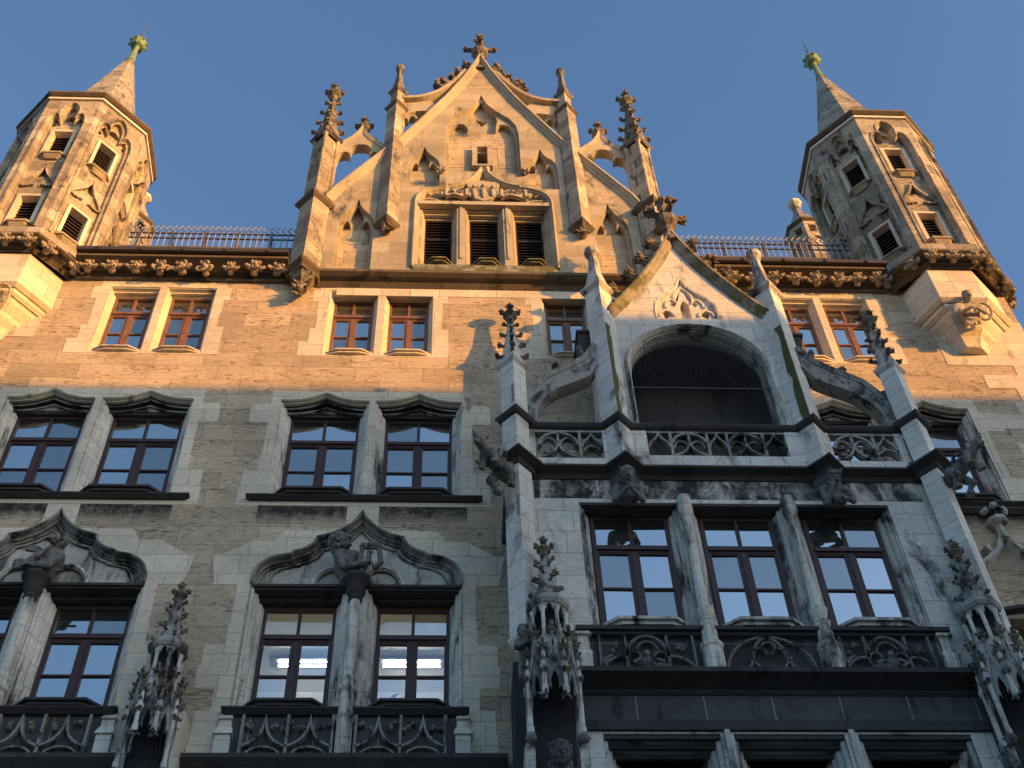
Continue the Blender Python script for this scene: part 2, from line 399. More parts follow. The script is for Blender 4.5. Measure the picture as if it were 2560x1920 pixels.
# ================================================================== TOWN HALL
TH = thing('town_hall', 'long stone facade with three rows of paired windows behind the bay and gables', 'building', (0, 0, 0))
XL, XR, ZT = -14.0, 13.15, 28.95
rowA = [(-7.74, -6.62), (-6.46, -5.34), (-2.74, -1.63), (-1.47, -.37), (2.11, 3.22), (3.38, 4.49), (7.40, 8.50), (8.66, 9.76)]
rowB = [(-9.0, -7.22), (-7.06, -5.22), (-3.43, -1.62), (-1.48, .29), (7.24, 9.02), (9.16, 10.96)]
rowC = [(-8.92, -7.13-.14), (-7.13+.14, -5.26), (-3.39, -1.70), (-1.40, .29)]
archC = [(-8.97, -5.25, -7.11), (-3.43, .31, -1.56)]
zA0, zA1, zB0, zB1, zC0, zC1 = 25.97, 28.5, 21.28, 24.29, 16.17, 19.02
hoodR = bez((0, 1.90), (.15, 1.52), (.42, 1.30), (.79, 1.20), 9)+bez((.81, 1.12), (.86, .98), (1.0, .86), (1.20, .80), 5)+bez((1.24, .74), (1.62, .70), (1.87, .52), (1.87, .08), 8)+[(1.87, 0)]
def hood(xc, half, zb, k=1.):
    s_ = half/1.87; r = [(xc+dx*s_, zb+dz*k) for dx, dz in hoodR]
    return [(2*xc-x, z) for x, z in reversed(r[1:])]+r
cutA, cutB = M(), M()
for x0, x1 in rowA: cutA.box(x0, x1, -.3, 1.2, zA0, zA1)
for x0, x1 in rowB: cutA.box(x0, x1, -.3, 1.2, zB0, zB1-.12)
for x0, x1 in rowC: cutA.box(x0, x1, -.3, 1.2, zC0, zC1)
cutA.box(9.55, 11.4, -.3, 1.2, 15.9, 18.3)
def flat_ogee(x0, x1, zs, zt, n=6):
    xc = (x0+x1)/2; w_ = xc-x0; h = zt-zs
    l = bez((x0, zs), (x0+w_*.45, zs-h*.08), (xc-w_*.30, zs+h*.35), (xc, zt), n)
    return l+[(2*xc-x, z) for x, z in reversed(l[:-1])]
ogB = []
for x0, x1 in rowB:
    top = flat_ogee(x0, x1, zB1, zB1+.26); ogB.append(top)
    cutB.prism([(x0, zB1-.5), *top, (x1, zB1-.5)], -.3, .30)
archpath = []
for x0, x1, xc in archC:
    hp = hood(xc, (x1-x0)/2-.03, zC1, .975); archpath.append(hp); cutB.prism(hp, -.3, .22)
wall = M().box(XL, XR, 0, .62, 0, ZT)
wo = wall.build('wall', 'trav', TH, cuts=[cutA, cutB])
# rest of the body, seen only from the side
b = M(); b.box(XL, XL+.6, .63, 14, 0, ZT); b.box(XR-.6, XR-.003, .63, 14, 0, ZT); b.box(XL, XR-.003, 13.4, 14, 0, ZT-.003); b.box(XL+.6, XR-.6, .63, 13.4, ZT-.4, ZT-.05)
b.build('side_wall', 'trav', TH)
b = M()
for x0, x1 in ((-8.4, -4.0), (5.7, 9.9)): b.prismz([(x0, 2.6), (x1, 2.6), (x1, 12), (x0, 12)], ZT-.04, ZT+.9, [(x0+.3, 3.4), (x1-.3, 3.4), (x1-.3, 11), (x0+.3, 11)])
b.build('roof', 'roof', TH)
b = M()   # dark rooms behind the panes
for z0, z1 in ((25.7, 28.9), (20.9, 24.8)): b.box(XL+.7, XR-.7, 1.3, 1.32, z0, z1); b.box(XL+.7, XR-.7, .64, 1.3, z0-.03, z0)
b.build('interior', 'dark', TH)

def quoins(m, xedge, sgn, z0, z1, step, seq, y=-.006):
    z = z0; i = 0
    while z < z1-.05:
        zz = min(z+step, z1); wd = seq[i % len(seq)]
        a, b_ = (xedge-wd, xedge) if sgn < 0 else (xedge, xedge+wd)
        m.box(min(a, b_), max(a, b_), y, .05, z, zz); z = zz; i += 1
# row A surrounds, jambs, windows
for i in range(0, 8, 2):
    (a0, a1), (b0, b1) = rowA[i], rowA[i+1]
    m = M(); m.box(a0-.22, b1+.22, -.006, .05, zA1, zA1+.44)
    quoins(m, a0, -1, zA0-.07, zA1, .53, [.54, .34, .22, .24, .38][:5]); quoins(m, b1, 1, zA0-.07, zA1, .53, [.36, .36, .20, .22, .34])
    m.box(a1, b0, -.006, .05, zA0-.07, zA1); m.box(a0, b1, -.0055, .05, zA0-.07, zA0)
    m.build('window_surround', 'lime', TH)
    j = M()
    for x0, x1 in (rowA[i], rowA[i+1]):
        jamb(j, [(x0, zA0), (x0, zA1), (x1, zA1), (x1, zA0)], -.006, .26, .10)
        for zz, yy in ((zA1-.07, .10), (zA1-.11, .20)): j.box(x0, x1, yy, yy+.05, zz-.02, zz+.02)
        for x in (x0+.05, x1-.05): colonnette(j, x, .12, zA0, zA1-.08, .022, .28)
        j.box(x0, x1, .0, .64, zA0-.05, zA0)
    j.build('window_moulding', 'limeplain', TH)
    for x0, x1 in (rowA[i], rowA[i+1]):
        f = window(TH, x0+.08, x1-.08, zA0+.24, zA1-.10, .22, 'wood'); M().box(x0+.02, x1-.02, .20, .40, zA0, zA0+.238).build('sill_block', 'limeplain', TH); sill(f, x0+.06, x1-.02, zA0+.005, 'limeplain', .3, .13, .06)
# row B
for i in range(0, 6, 2):
    (a0, a1), (b0, b1) = rowB[i], rowB[i+1]
    m = M(); m.box(a0-.20, b1+.20, -.006, .05, zB1-.1, zB1+.34)
    quoins(m, a0, -1, zB0-.2, zB1-.1, .50, [.55, .50, .24, .20, .20, .60]); quoins(m, b1, 1, zB0-.2, zB1-.1, .50, [.55, .52, .22, .20, .20, .58])
    m.box(a1, b0, -.006, .05, zB0-.2, zB1); m.box(a0, b1, -.0055, .05, zB0-.2, zB0)
    m.build('window_surround', 'lime', TH, cuts=[cutB])
    j = M(); d = M(); rb_ = M(); hd_ = M()
    for k in (i, i+1):
        x0, x1 = rowB[k]
        jamb(j, [(x0, zB0), (x0, zB1), (x0+.002, zB1)], -.006, .40, .20); jamb(j, [(x1-.002, zB1), (x1, zB1), (x1, zB0)], -.006, .40, .20)
        hd_.sweep(ogB[k], [(-.06, -.03), (-.02, -.035), (.0, -.01), (.01, .05), (.025, .06), (.025, .12), (-.06, .12)])
        d.sweep(ogB[k], [(0.0, .12), (.035, .12), (.05, .29), (-.04, .29)])
        rb_.sweep([(x, z-.07) for x, z in ogB[k]], [(0, .13), (.03, .13), (.03, .16), (0, .16)])
        rb_.sweep([(x, z-.13) for x, z in flat_ogee(x0+.1, x1-.1, zB1, zB1+.2)], [(0, .2), (.03, .2), (.03, .24), (0, .24)])
        d.box(x0+.15, x1-.15, .28, .40, zB1-.16, zB1-.10)
        rb_.prism([(x0+.3, zB1-.10), *flat_ogee(x0+.3, x1-.3, zB1-.09, zB1+.12), (x1-.3, zB1-.10)], .25, .29)
        for x in (x0+.075, x1-.075): colonnette(j, x, .16, zB0, zB1-.06, .034, .62)
        j.box(x0, x1, .0, .6, zB0-.05, zB0)
    j.build('window_moulding', 'limesoot', TH); d.build('window_head', 'black', TH); rb_.build('head_ribs', 'tracery2', TH); hd_.build('ogee_head_moulding', 'limeplain', TH)
    for k in (i, i+1):
        x0, x1 = rowB[k]
        f = window(TH, x0+.18, x1-.18, zB0+.36, zB1-.15, .36); M().box(x0+.04, x1-.04, .32, .48, zB0, zB0+.358).build('sill_block', 'limesoot', TH); sill(f, x0+.12, x1-.12, zB0+.02, 'black', .4, .22, .10)
    m = M(); m.sweep([(a0-.22, .1), (a0-.22, 0), (b1+.26, 0), (b1+.26, .1)], [(-.05, zB0-.09), (.05, zB0-.09), (.13, zB0-.03), (.13, zB0+.0), (-.05, zB0+.02)], 'xy')
    m.build('sill_course', 'black', TH)
    m = M(); m.box(a0-.1, b1+.1, -.004, .05, zB0-.70, zB0-.21); m.build('stained_course', 'travdark', TH, cuts=[cutA, cutB])
# row C with ogee hoods
for i, (x0, x1, xc) in enumerate(archC):
    hp = archpath[i]; (a0, a1), (b0, b1) = rowC[2*i], rowC[2*i+1]
    m = M()
    for s_ in (-1, 1):
        q = lambda *p: [(xc+s_*u, zz) for u, zz in p]
        m.prism(q((1.30, 19.0), (2.5, 19.0), (2.62, 19.75), (1.1, 19.75), (1.1, 19.35)), -.006, .05)
        m.prism(q((1.55, 19.42), (1.9, 19.752), (2.45, 19.752), (1.95, 20.12), (.6, 20.12), (.6, 19.7)), -.0065, .05)
        m.prism(q((.25, 20.1), (1.55, 20.122), (1.4, 20.40), (.35, 20.41)), -.006, .05)
        quoins(m, xc+s_*((x1-x0)/2), s_, 15.25, 19.0, .47, [.55, .52, .28, .62, .58, .24, .22, .22])
    m.box(xc-.30, xc+.30, -.005, .05, 20.2, 21.07)
    m.build('window_surround', 'lime', TH, cuts=[cutA, cutB])
    m = M(); m.sweep(hp, [(-.03, .0), (-.03, -.055), (-.005, -.075), (.015, -.055), (.02, -.0), (.02, .06), (.055, .085), (.055, .13), (.085, .15), (.085, .215), (-.03, .04)])
    m.sweep([(xc+(x-xc)*.88, zC1+(z-zC1)*.88) for x, z in hp], [(0, .14), (.03, .14), (.03, .18), (0, .21)], pclosed=True)
    m.build('ogee_hood', 'tracery2', TH)
    m = M(); m.prism([(xc+(x-xc)*.99, zC1+(z-zC1)*.99) for x, z in hp], .19, .215)
    m.build('tympanum', 'carvesoot', TH)
    m = M()
    for s_ in (-1, 1):
        pts = rnd(xc+s_*.42-.42, xc+s_*.42+.42, zC1+.02, .55, 12)
        m.sweep(pts, [(-.0, .10), (.05, .08), (.09, .14), (.05, .19), (0, .19)])
    m.build('round_panel', 'limesoot', TH)
    m = M(); m.box(x0+.02, x1-.02, -.012, .5, zC1-.06, zC1-.0); m.box(a0, a1, .03, .5, zC1-.10, zC1-.06); m.box(b0, b1, .03, .5, zC1-.10, zC1-.06)
    m.box(a0+.1, a1-.1, .25, .5, zC1-.16, zC1-.10); m.box(b0+.1, b1-.1, .25, .5, zC1-.16, zC1-.10)
    m.build('lintel', 'black', TH)
    j = M()
    for q0, q1 in ((a0, a1), (b0, b1)):
        jamb(j, [(q0, zC0), (q0, zC1-.05), (q0+.002, zC1-.05)], -.006, .44, .21); jamb(j, [(q1-.002, zC1-.05), (q1, zC1-.05), (q1, zC0)], -.006, .44, .21)
        for x in (q0+.08, q1-.08): colonnette(j, x, .17, zC0, zC1-.1, .034, .6)
        j.box(q0, q1, 0, .64, zC0-.05, zC0)
    j.build('window_moulding', 'limesoot', TH)
    j = M(); j.box(a1, b0, -.012, .62, zC0, zC1)
    j.lathe(xc, -.10, [(.13, 15.2), (.13, 15.9), (.17, 15.95), (.12, 16.0), (.12, 16.45), (.16, 16.5), (.16, 16.55), (.105, 16.6), (.105, 16.68), (.13, 16.74), (.10, 16.8), (.092, 18.52)], 12)
    j.build('shaft', 'limesoot', TH)
    j = M(); j.lathe(xc, -.10, [(.10, 18.50), (.13, 18.54), (.10, 18.6), (.16, 18.70), (.18, 18.75), (.14, 18.79), (.20, 18.90), (.26, 18.97), (.26, 19.05), (.22, 19.07)], 8)
    j.build('capital', 'black', TH)
    for q0, q1 in ((a0, a1), (b0, b1)):
        M().box(q0+.04, q1-.04, .36, .52, zC0, zC0+.288).build('sill_block', 'limesoot', TH)
        f = window(TH, q0+.19, q1-.19, zC0+.29, zC1-.17, .40, glass='glasslit' if i == 1 else 'glass')
        sill(f, q0+.15, q1-.15, zC0+.02, 'black', .45, .22, .09)
    # panelled apron below
    m = M(); m.sweep([(x0+.05, .1), (x0+.05, 0), (x1-.05, 0), (x1-.05, .1)], [(-.05, zC0-.10), (.06, zC0-.10), (.15, zC0-.03), (.15, zC0+.0), (-.05, zC0+.02)], 'xy')
    m.build('sill_course', 'black', TH)
    m = M(); m.box(x0+.05, x1-.05, -.004, .05, 15.24, zC0-.10); m.build('apron', 'baydark', TH)
    for s_ in (-1, 1):
        ax0, ax1 = (x0+.28, xc-.18) if s_ < 0 else (xc+.18, x1-.28)
        m = M(); wd = (ax1-ax0)/2
        for k in range(2):
            p0, p1 = ax0+k*wd, ax0+(k+1)*wd; pc = (p0+p1)/2
            l = bez((p0, 15.42), (p0+wd*.35, 15.50), (pc-.02, 15.68), (pc, 16.0), 6)
            m.sweep(l+[(2*pc-x, z) for x, z in reversed(l[:-1])], [(-.02, -.11), (.02, -.11), (.03, -.004), (-.03, -.004)])
            m.sweep(rnd(p0+wd*.13, p0+wd*.87, 15.27, .16, 8), [(-.015, -.08), (.015, -.08), (.02, -.004), (-.02, -.004)])
        for x in (ax0, ax0+wd, ax1): m.box(x-.022, x+.022, -.11, -.003, 15.27, 16.03)
        for k in range(2):
            for q in (-.27, .27):
                c = ax0+(k+.5)*wd
                for _ in range(3): m.crocket((c+q*wd*1.1+random.uniform(-.08, .08), -.01, 15.82+random.uniform(-.08, .06)), (random.uniform(-.6, .6), -1, .1), .13)
        m.build('tracery_panel', 'tracery', TH)
    m = M()
    for x, s_ in ((x0+.0, -1), (x1-.0, 1)):
        m.mark().box(x-.12, x+.12, -.13, .0, 15.24, 15.62); m.add([(x-.15, -.17, 15.62), (x+.15, -.17, 15.62), (x+.15, 0, 15.62), (x-.15, 0, 15.62), (x-.12, -.08, 15.80), (x+.12, -.08, 15.80), (x+.12, 0, 15.80), (x-.12, 0, 15.80)], [(0,3,2,1),(4,5,6,7),(0,1,5,4),(1,2,6,5),(2,3,7,6),(3,0,4,7)])
        m.box(x-.10, x+.10, -.08, 0, 15.80, 15.95)
        m.add([(x-.12, -.12, 15.95), (x+.12, -.12, 15.95), (x+.12, 0, 15.95), (x-.12, 0, 15.95), (x-.08, -.01, 16.12), (x+.08, -.01, 16.12), (x+.08, 0, 16.12), (x-.08, 0, 16.12)], [(0,3,2,1),(4,5,6,7),(0,1,5,4),(1,2,6,5),(2,3,7,6),(3,0,4,7)])
    build_each(m, 'stepped_buttress', 'limesoot', TH)
m = M(); m.sweep([(XL+.2, 0), (1.0, 0)], [(-.05, 15.0), (.10, 15.0), (.22, 15.12), (.22, 15.2), (-.05, 15.24)], 'xy'); m.build('string_course', 'black', TH)
m = M(); m.sweep([(9.2, 0), (XR, 0)], [(-.05, 20.98), (.05, 20.98), (.13, 21.06), (.13, 21.1), (-.05, 21.12)], 'xy'); m.build('string_course', 'black', TH)
# crocketed ogee window at far right
m = M(); og = ogee(9.35, 11.5, 18.75, 20.35, 8)
m.sweep(og, [(-.08, 0), (-.08, -.14), (0, -.17), (.05, -.06), (.08, 0)])
m.build('ogee_hood', 'carvesoot', TH)
m = M(); rr = rnd(9.55, 11.4, 18.1, .35, 10); m.sweep(rr, [(-.1, 0), (-.1, -.12), (-.03, -.12), (.0, -.02), (.14, .3), (.0, .3)]); m.build('window_head', 'black', TH)
m = M()
for k, t_ in enumerate((2, 4, 6, 10, 12, 14)):
    x, z = og[t_]; s_ = -1 if t_ < 8 else 1
    m.crocket((x+s_*.05, -.08, z+.05), (s_*.7, -.3, .4), .26)
m.lathe(10.42, -.12, [(.10, 20.2), (.09, 20.5), (.2, 20.62), (.2, 20.7), (.1, 20.72)], 8)
for k in range(7): m.blob((10.42+random.uniform(-.18, .18), -.15+random.uniform(-.08, .05), 20.9+random.uniform(-.15, .15)), .09, 1, .3)
m.build('leaf_ornament', 'carvesoot', TH)
f = window(TH, 9.65, 11.3, 15.95, 18.2, .5)
# main cornice with carved bosses and gutter
def cornice_run(path, nm='cornice'):
    m = M(); m.sweep(path, [(-.05, 28.74), (.06, 28.74), (.10, 28.79), (.06, 28.84), (.13, 28.87), (.10, 28.92), (.20, 28.97), (.17, 29.02), (.36, 29.09), (.46, 29.12), (.46, 29.20), (-.05, 29.24)], 'xy')
    return m.build(nm, 'cornice', TH)
def boss_mesh():
    m = M()
    m.blob((0, -.11, .02), (.105, .12, .10), 2, .05); m.blob((0, -.21, .00), (.06, .06, .05), 1, .15)
    for q in (-1, 1):
        m.blob((q*.08, -.20, .10), (.045, .045, .05), 1, .2); m.blob((q*.12, -.12, .02), (.06, .06, .09), 1, .2)
        m.tube([(q*.09, -.08, .04), (q*.18, -.16, .02), (q*.20, -.20, -.07), (q*.13, -.19, -.11)], [.045, .04, .03, .02], 6)
        for k in range(3): m.spike((q*.10, -.12, -.04+.05*k), (q*1., -.5, .5-.6*k), .15, .055)
    for a in (-.5, 0, .5): m.spike((0, -.14, -.04), (a, -.6, -.6), .15, .05); m.spike((0, -.14, .06), (a, -.8, .5), .14, .05)
    m.blob((0, -.06, -.09), (.09, .09, .05), 1, .2)
    return m
BOSS = None
def put_boss(cn, x, y, ang, z=28.93):
    global BOSS
    if BOSS is None: BOSS = boss_mesh().build('boss', 'boss', cn); o = BOSS
    else: o = BOSS.copy(); COL.objects.link(o); o.parent = cn
    o.location = (x, y, z); o.rotation_euler = (R(random.uniform(-14, 14)), R(random.uniform(-10, 10)), ang+R(random.uniform(-14, 14))); o.scale = (random.uniform(.9, 1.2)*random.choice((-1, 1)), random.uniform(.95, 1.25), random.uniform(.95, 1.2))
TCY, TXL, TXR, TA = .73, -10.08, 11.78, 1.70
for x0, x1, n_ in ((-8.62, -3.75, 9), (5.42, 10.36, 10)):
    cn = cornice_run([(x0, 0), (x1, 0)])
    for k in range(n_): put_boss(cn, x0+(x1-x0)*(k+.55)/n_, -.14, 0)
    m = M(); m.sweep([(x0, 0), (x1, 0)], [(.40, 29.235), (.56, 29.235), (.58, 29.33), (.40, 29.33)], 'xy')
    for k in range(5): m.box(x0+(k+.5)*(x1-x0)/5-.02, x0+(k+.5)*(x1-x0)/5+.02, -.60, -.39, 29.23, 29.34)
    m.build('gutter', 'zinc', TH)
m = M()
for pth in ([(-3.72, .0), (-3.74, -.20), (-3.40, -.53), (-3.06, -.20), (-3.06, -.0)], [(4.74, .0), (4.74, -.20), (5.08, -.53), (5.42, -.20), (5.40, 0)]):
    m.sweep(pth, [(-.1, 28.70), (.02, 28.70), (.05, 28.76), (.02, 28.80), (.10, 28.88), (.12, 28.92), (.12, 28.98), (-.1, 29.06)], 'xy')
m.sweep([(-3.08, 0), (4.76, 0)],
    [(-.1, 28.60), (.02, 28.60), (.08, 28.66), (.03, 28.72), (.08, 28.78), (.20, 28.82), (.30, 28.88), (.30, 28.98), (-.1, 29.10)], 'xy')
m.build('gable_cornice', 'cornice', TH)
m = M(); m.box(-2.6, 4.3, -.012, .02, 28.30, 28.61); m.build('frieze_band', 'lime', TH)

# ================================================================== GABLE
GB = thing('gable', 'stepped gothic gable with traceried panels, louvred windows and a carved date relief', 'gable', (.84, 0, 28.9))
GC = .84
def mir(pts): return [(2*GC-x, z) for x, z in reversed(pts)]
left = [(-3.25, 28.98), (-3.25, 32.3), (-2.94, 32.86), (-1.70, 35.14), (-1.45, 35.52), (-.79, 36.95), (-.10, 38.50), (.34, 39.66), (.62, 40.5)]
gout = left+[(GC, 41.3)]+mir(left)
c1, c2, c3 = M(), M(), M()
def ogee_panel(x0, x1, z0, zs, zt):
    c1.prism([(x0, z0), *ogee(x0, x1, zs, zt, 6), (x1, z0)], -.8, -.02)
    w_ = .08; c2.prism([(x0+w_, z0+.02), *foil(x0+w_, x1-w_, zs-.08, (zt-zs)*.72, .25), (x1-w_, z0+.02)], -.8, .15)
for s_ in (0, 1):
    for (x0, x1, z0, zs, zt) in ((-2.78, -1.88, 29.25, 31.25, 32.6), (-1.15, -.30, 33.3, 34.45, 35.55)):
        if s_: x0, x1 = 2*GC-x1, 2*GC-x0
        ogee_panel(x0, x1, z0, zs, zt)
ogee_panel(-.18, 1.86, 34.1, 36.4, 38.9)
# louvre window group with relief
lr = [(-.85, 29.35)]+bez((-.85, 32.45), (-.85, 32.95), (-.55, 33.12), (-.10, 33.20), 6)+bez((-.06, 33.27), (.35, 33.38), (.66, 33.68), (GC, 34.30), 7)
c3.prism(lr+mir(lr), -.8, -.0)
lw = [(-.72, .12), (.40, 1.28), (1.56, 2.40)]
c4 = M()
for x0, x1 in lw: c4.box(x0, x1, -.8, .9, 29.5, 32.35)
c4.box(.70, .98, -.8, .9, 34.95, 35.75)
gw = M().prism(gout, -.12, .45)
gw.build('gable_wall', 'gable', GB, cuts=[c1, c2, c3, c4])
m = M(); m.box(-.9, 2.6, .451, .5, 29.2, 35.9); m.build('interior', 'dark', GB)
m = M(True)
for x0, x1 in ((-2.70, -1.96), (3.64, 4.38)): m.mark().box(x0, x1, .142, .16, 29.28, 30.75)
for x0, x1 in ((-1.07, -.38), (2.06, 2.75)): m.mark().box(x0, x1, .142, .16, 33.95, 34.3)
m.mark().box(-.08, .42, .140, .16, 34.9, 36.2); m.mark().box(1.28, 1.76, .140, .16, 34.9, 36.2); m.mark().box(.35, 1.3, .139, .16, 34.15, 34.55); m.mark().box(.1, 1.6, .138, .16, 36.05, 36.6)
for x0, x1, z0, z1 in ((-2.5, -2.1, 32.6, 33.1), (3.78, 4.18, 32.6, 33.1), (.5, 1.2, 39.3, 39.6)): m.mark().box(x0, x1, -.126, -.1, z0, z1)
build_each(m, 'travertine_infill', 'trav', GB)
m = M(); m.box(.56, .70, -.0, .2, 34.85, 35.85); m.box(.98, 1.12, 0, .2, 34.85, 35.85); m.box(.56, 1.12, -.006, .194, 35.852, 35.95); m.box(.56, 1.12, -.006, .194, 34.75, 34.848); m.build('small_window_surround', 'gable', GB)
m = M()
cop = [(-3.1, 32.45)]+left[2:4]; cop2 = left[4:]+[(GC, 41.35)]
pr = [(.13, -.12), (.12, -.15), (.06, -.17), (.05, -.21), (-.02, -.23), (-.03, -.28), (-.08, -.28), (-.09, .55), (.02, .55), (.02, -.12)]
m.sweep(cop, pr); m.sweep(mir(cop), pr); m.sweep(cop2+mir(cop2)[1:], pr)
m.build('coping', 'lime2', GB)
for x0, x1 in lw:
    m = M(); jamb(m, [(x0-.0, 29.5), (x0, 32.35), (x1, 32.35), (x1, 29.5)], 0., .3, .09)
    for zz, yy in ((32.25, .1), (32.16, .2)): m.box(x0, x1, yy, yy+.05, zz-.02, zz+.02)
    f = m.build('louvre_window', 'gable', GB)
    m = M(); z = 29.6
    m.box(x0+.08, x0+.12, .24, .32, 29.5, 32.3); m.box(x1-.12, x1-.08, .24, .32, 29.5, 32.3); m.box(x0+.08, x1-.08, .22, .30, 31.2, 31.26)
    while z < 32.2:
        m.add([(x0+.1, .22, z), (x1-.1, .22, z), (x1-.1, .36, z+.10), (x0+.1, .36, z+.10), (x0+.1, .22, z+.02), (x1-.1, .22, z+.02), (x1-.1, .36, z+.12), (x0+.1, .36, z+.12)],
              [(0,3,2,1),(4,5,6,7),(0,1,5,4),(1,2,6,5),(2,3,7,6),(3,0,4,7)]); z += .13
    m.build('louvre', 'louvre', f); sill(f, x0+.05, x1+.02, 29.5, 'moss', .3, .30, .09)
m = M(); m.box(-.88, 2.56, -.16, .3, 29.02, 29.47); m.build('window_base', 'moss', GB)
m = M()
m.sweep(lr+mir(lr), [(-.09, -.12), (-.08, -.19), (-.04, -.21), (-.01, -.15), (.015, -.15), (.03, -.09), (.05, -.09), (.07, -.02), (.07, .0), (-.02, .01)])
m.box(-.83, 2.51, -.16, .06, 32.36, 32.52)
for x in (.26, 1.42): m.box(x-.10, x+.10, -.06, .1, 29.5, 32.36); m.box(x-.03, x+.03, -.09, -.06, 29.9, 32.36)
for s_ in (-1, 1):
    cx_ = GC+s_*1.38
    m.sweep(rnd(cx_-.28, cx_+.28, 32.56, .16, 8), [(-.02, -.10), (.02, -.10), (.03, .0), (-.03, .0)])
m.build('window_frame_moulding', 'lime2', GB)
# carved relief: shield, figures, scrolls with letters
m = M(); sh = [(-.46, 33.70), (-.40, 33.3), (-.36, 32.92), (-.2, 32.70), (0, 32.60), (.2, 32.70), (.36, 32.92), (.40, 33.3), (.46, 33.70), (.22, 33.58), (0, 33.66), (-.22, 33.58)]
m.prism([(GC+x, z) for x, z in sh], -.14, .0)
for x, h in ((0, .56), (-.24, .42), (.24, .42)):
    m.blob((GC+x, -.16, 33.0), (.07, .05, h*.5), 2); m.blob((GC+x, -.18, 33.0+h*.5+.06), (.055, .05, .065), 2)
    for q in (-1, 1): m.tube([(GC+x+.04*q, -.18, 33.1), (GC+x+.12*q, -.2, 33.16), (GC+x+.1*q, -.2, 33.30)], .02, 5)
rl = m.build('shield_relief', 'lime2', GB)
def scroll(x0, x1, txt, s_):
    m = M(); n_ = 10; up = []; dn = []
    for i in range(n_+1):
        t_ = i/n_; x = x0+(x1-x0)*t_; zc = 32.94+.05*math.sin(t_*5+s_); y = -.14-.05*math.sin(t_*math.pi)
        up.append((x, y, zc+.14)); dn.append((x, y, zc-.14))
    m.add(up+dn+[(a, b_+.12, c) for a, b_, c in up]+[(a, b_+.12, c) for a, b_, c in dn], [(i, i+1, n_+2+i, n_+1+i) for i in range(n_)]+[(2*n_+2+i, 2*n_+3+i, i+1, i) for i in range(n_)]+[(n_+1+i, n_+2+i, 3*n_+4+i, 3*n_+3+i) for i in range(n_)])
    for e in (x0, x1):
        m.tube([(e, -.16, 32.78), (e, -.16, 33.12)], .05, 6); m.blob((e+(.1 if e == max(x0, x1) else -.1), -.12, 32.92), (.10, .06, .10), 1, .3)
    o = m.build('scroll', 'lime2', GB)
    cu = bpy.data.curves.new('txt', 'FONT'); cu.body = txt; cu.size = .235; cu.extrude = .012; cu.align_x = 'CENTER'; cu.align_y = 'CENTER'
    to = bpy.data.objects.new('txt', cu); COL.objects.link(to); dg = bpy.context.evaluated_depsgraph_get(); dg.update()
    me = bpy.data.meshes.new_from_object(to.evaluated_get(dg)); bpy.data.objects.remove(to)
    lt = bpy.data.objects.new('lettering', me); COL.objects.link(lt); me.materials.clear(); me.materials.append(MT['weather'])
    lt.parent = o; lt.rotation_euler = (R(90), 0, 0); lt.location = ((x0+x1)/2, -.205, 32.94+.05*math.sin(2.5+s_))
scroll(-.12, .40, 'A D', 0); scroll(1.30, 1.92, '1905', 0)
m = M()
for s_ in (-1, 1):
    for k in range(5): m.crocket((GC+s_*(.55+.2*k), -.08, 33.2-.07*k), (s_, -.3, .2*random.uniform(-1, 1)), .12)
m.build('leaf_relief', 'lime2', GB)
# hanging leaf knots between panels
m = M()
for x, z in ((-.28, 34.1), (1.96, 34.1), (GC, 36.9)):
    m.mark()
    for k in range(8): m.spike((x, -.14, z), (random.uniform(-1, 1), -.6, random.uniform(-1, 1)), .2, .06)
    m.blob((x, -.17, z-.02), .08, 1, .3)
build_each(m, 'leaf_knot', 'weather', GB)
# crest and great finial
m = M()
crest = [(.52, 40.55), (.33, 40.15), (.12, 39.75), (-.08, 39.45), (-.28, 39.25)]
for s_ in (-1, 1):
    for x, z in crest:
        xx = x if s_ < 0 else 2*GC-x
        m.mark()
        for q in (-.14, .0, .14): m.crocket((xx+random.uniform(-.05, .05), .05+q, z+.12), (s_*.9, q*3, .5), .40)
        for q in range(5): m.blob((xx+random.uniform(-.12, .12), .05+random.uniform(-.14, .14), z+random.uniform(.05, .3)), random.uniform(.07, .12), 1, .25)
        m.blob((xx-s_*.03, .08, z+.12), (.18, .18, .15), 1, .25)
build_each(m, 'leaf_crest', 'crocket', GB)
m = M(); pr2 = [(0, -.12), (.0, -.20), (-.10, -.22), (-.10, .42), (0, .42)]
q = bez((-1.45, 38.42), (-.7, 38.42), (-.25, 38.7), (.45, 40.45), 10)
for pth in (q, mir(q)): m.sweep(pth, [(a, b_) for a, b_ in pr2])
m.prism([(-1.42, 37.3), *[(x, z) for x, z in rnd(-1.36, -.30, 37.35, .55, 8)], (-.25, 37.6), (-.22, 37.95), *[(x, z-.01) for x, z in reversed(q[:5])]], -.05, .3)
m.prism(mir([(-1.42, 37.3), *[(x, z) for x, z in rnd(-1.36, -.30, 37.35, .55, 8)], (-.25, 37.6), (-.22, 37.95), *[(x, z-.01) for x, z in reversed(q[:5])]]), -.05, .3)
for cx_ in (-.85, 2*GC+.85):
    for s_ in (-1, 1): m.sweep(rnd(cx_+s_*.28-.14, cx_+s_*.28+.14, 37.42, .2, 6), [(-.03, -.03), (.03, -.03), (.03, .2), (-.03, .2)])
m.build('bridge_arch', 'lime2', GB)
for x in (-1.08, 2*GC+1.08):
    m = M(True)
    for k in range(5): m.crocket((x+random.uniform(-.08, .08), .1, 38.55), (math.cos(k*1.26), math.sin(k*1.26), .5), .24)
    build_each(m, 'leaf_ornament', 'crocket', GB)
m = M(); m.lathe(GC, .05, [(.30, 40.6), (.20, 41.2), (.15, 41.6), (.14, 42.0), (.26, 42.16), (.28, 42.3), (.17, 42.36), (.12, 42.45), (.11, 43.1)], 8)
